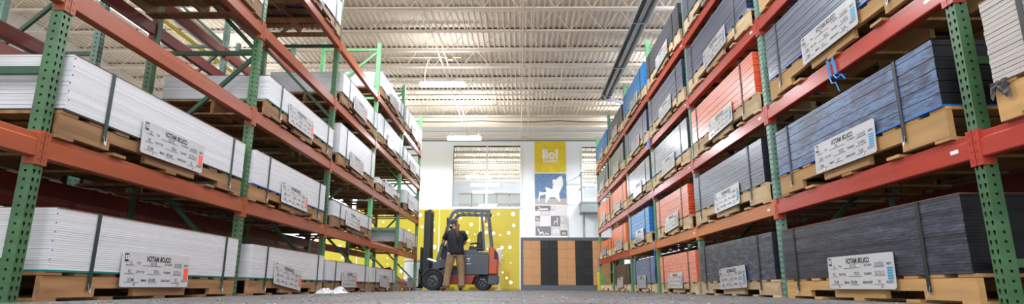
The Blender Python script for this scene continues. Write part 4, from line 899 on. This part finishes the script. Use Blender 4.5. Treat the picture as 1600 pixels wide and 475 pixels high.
# crumpled clear film on the floor beside the left rack
b = MB(); rr = random.Random(11)
nx, ny = 26, 12
for i in range(nx):
    for k in range(ny):
        u, v = i / (nx - 1), k / (ny - 1); e_ = math.sin(math.pi * u) ** .6 * math.sin(math.pi * v) ** .7
        b.v.append((-.09 + .18 * v + rr.uniform(-.012, .012), -.5 + 1.0 * u + rr.uniform(-.02, .02), .004 + e_ * (.02 + rr.uniform(0, .035) + .09 * max(0, math.sin(u * 8 + 1)))))
for i in range(nx - 1):
    for k in range(ny - 1): b.f.append((i * ny + k, i * ny + k + 1, (i + 1) * ny + k + 1, (i + 1) * ny + k)); b.mi.append(0)
tag(b.build('film_scrap', film_m, None, (-2.55, 8.1, 0)), 'crumpled white plastic film lying on the floor beside the left rack', 'film')
# blue twine tied round beams of the right rack
b = MB(); zt = LV_R[2]; xb = B - .014
for dy in (0, .09):
    pts = [(xb + .075, 4.33 + dy, zt - .16), (xb - .004, 4.33 + dy, zt - .15), (xb - .006, 4.35 + dy * .8, zt + .0), (xb + .01, 4.36 + dy * .8, zt + .012), (xb + .075, 4.37 + dy, zt + .01), (xb + .08, 4.36 + dy, zt - .14)]
    for q in (-.012, -.004, .005, .013): b.tube([(p[0] - .003, p[1] + q + .004 * math.sin(i_ * 2 + q * 300), p[2]) for i_, p in enumerate(pts)], .0032, 6)
b.tube([(xb - .01, 4.36, zt - .15), (xb - .02, 4.30, zt - .2), (xb - .02, 4.24, zt - .19), (xb - .015, 4.2, zt - .24)], .005, 6)
b.tube([(xb - .01, 4.42, zt - .15), (xb - .03, 4.36, zt - .22), (xb - .03, 4.31, zt - .23), (xb - .02, 4.29, zt - .31)], .005, 6)
tag(b.build('twine', twine), 'blue twine tied around the second beam of the right rack', 'twine')
b = MB(); yy = DR + 3 * LB + .02
b.tube([(B - .03, yy, LV_R[1] + .02), (B - .035, yy - .01, LV_R[1] - .15), (B - .04, yy - .05, .66), (B - .04, yy - .06, .58), (B - .035, yy - .01, .48), (B - .035, yy + .03, .42), (B - .04, yy + .05, .3)], .005, 6)
tag(b.build('twine', twine), 'blue twine hanging down from the first beam of the right rack', 'twine')
for i, (n, lv, lb) in enumerate(((3, 3, 'bunch of blue twine on the third beam joint of the right rack'), (6, 1, 'tuft of blue twine at the far end of the right rack first beam'))):
    b = MB(); rr = random.Random(n); y_ = DR + n * LB
    for k in range(5): b.tube([(B - .02, y_ + rr.uniform(-.04, .04), LV_R[lv] + .05), (B - .05, y_ + rr.uniform(-.06, .06), LV_R[lv] - .03), (B - .04, y_ + rr.uniform(-.08, .05), LV_R[lv] - rr.uniform(.1, .22))], .011, 6)
    tag(b.build('twine', twine), lb, 'twine')
# plastic shavings on the floor
shav = [mat('red_shaving', (.4, .04, .05), .5), mat('blue_shaving', (.05, .12, .35), .5), mat('white_shaving', (.7, .7, .7), .5), mat('dark_shaving', (.05, .05, .05), .6)]
b = MB(); rr = random.Random(21)
for k in range(900):
    y = 3.0 + 14 * rr.random() ** 1.6; x = rr.uniform(-2.6, 2.45); b.m = rr.choice((0, 0, 1, 1, 2, 2, 3, 3, 3)); sz = rr.uniform(.004, .010) * (1 + y * .05)
    b.cbox((x, y, .002 + sz * .12), (sz * rr.uniform(.6, 2), sz * .6, sz * .25), Matrix.Rotation(rr.uniform(0, 3.1), 3, 'Z'))
tag(b.build('plastic_shavings', shav), 'scattered coloured plastic shavings on the concrete floor', 'shavings', kind='stuff')
# loose film hanging under the nearest grey stack on the right
b = MB(); rr = random.Random(5)
for i in range(8):
    for k in range(5): b.v.append((B - .040 - rr.uniform(0, .012), DR - LB + .1 + 2.22 - .11 + i * .017 + rr.uniform(-.008, .008), LV_R[1] + .212 - k * .018 * (1 + .5 * math.sin(i)) - rr.uniform(0, .01)))
for i in range(7):
    for k in range(4): b.f.append((i * 5 + k, i * 5 + k + 1, (i + 1) * 5 + k + 1, (i + 1) * 5 + k)); b.mi.append(0)
tag(b.build('film_scrap', mat('grey_film', (.05, .046, .042), .6)), 'torn grey film hanging below the warm grey sheet stack at right', 'film')
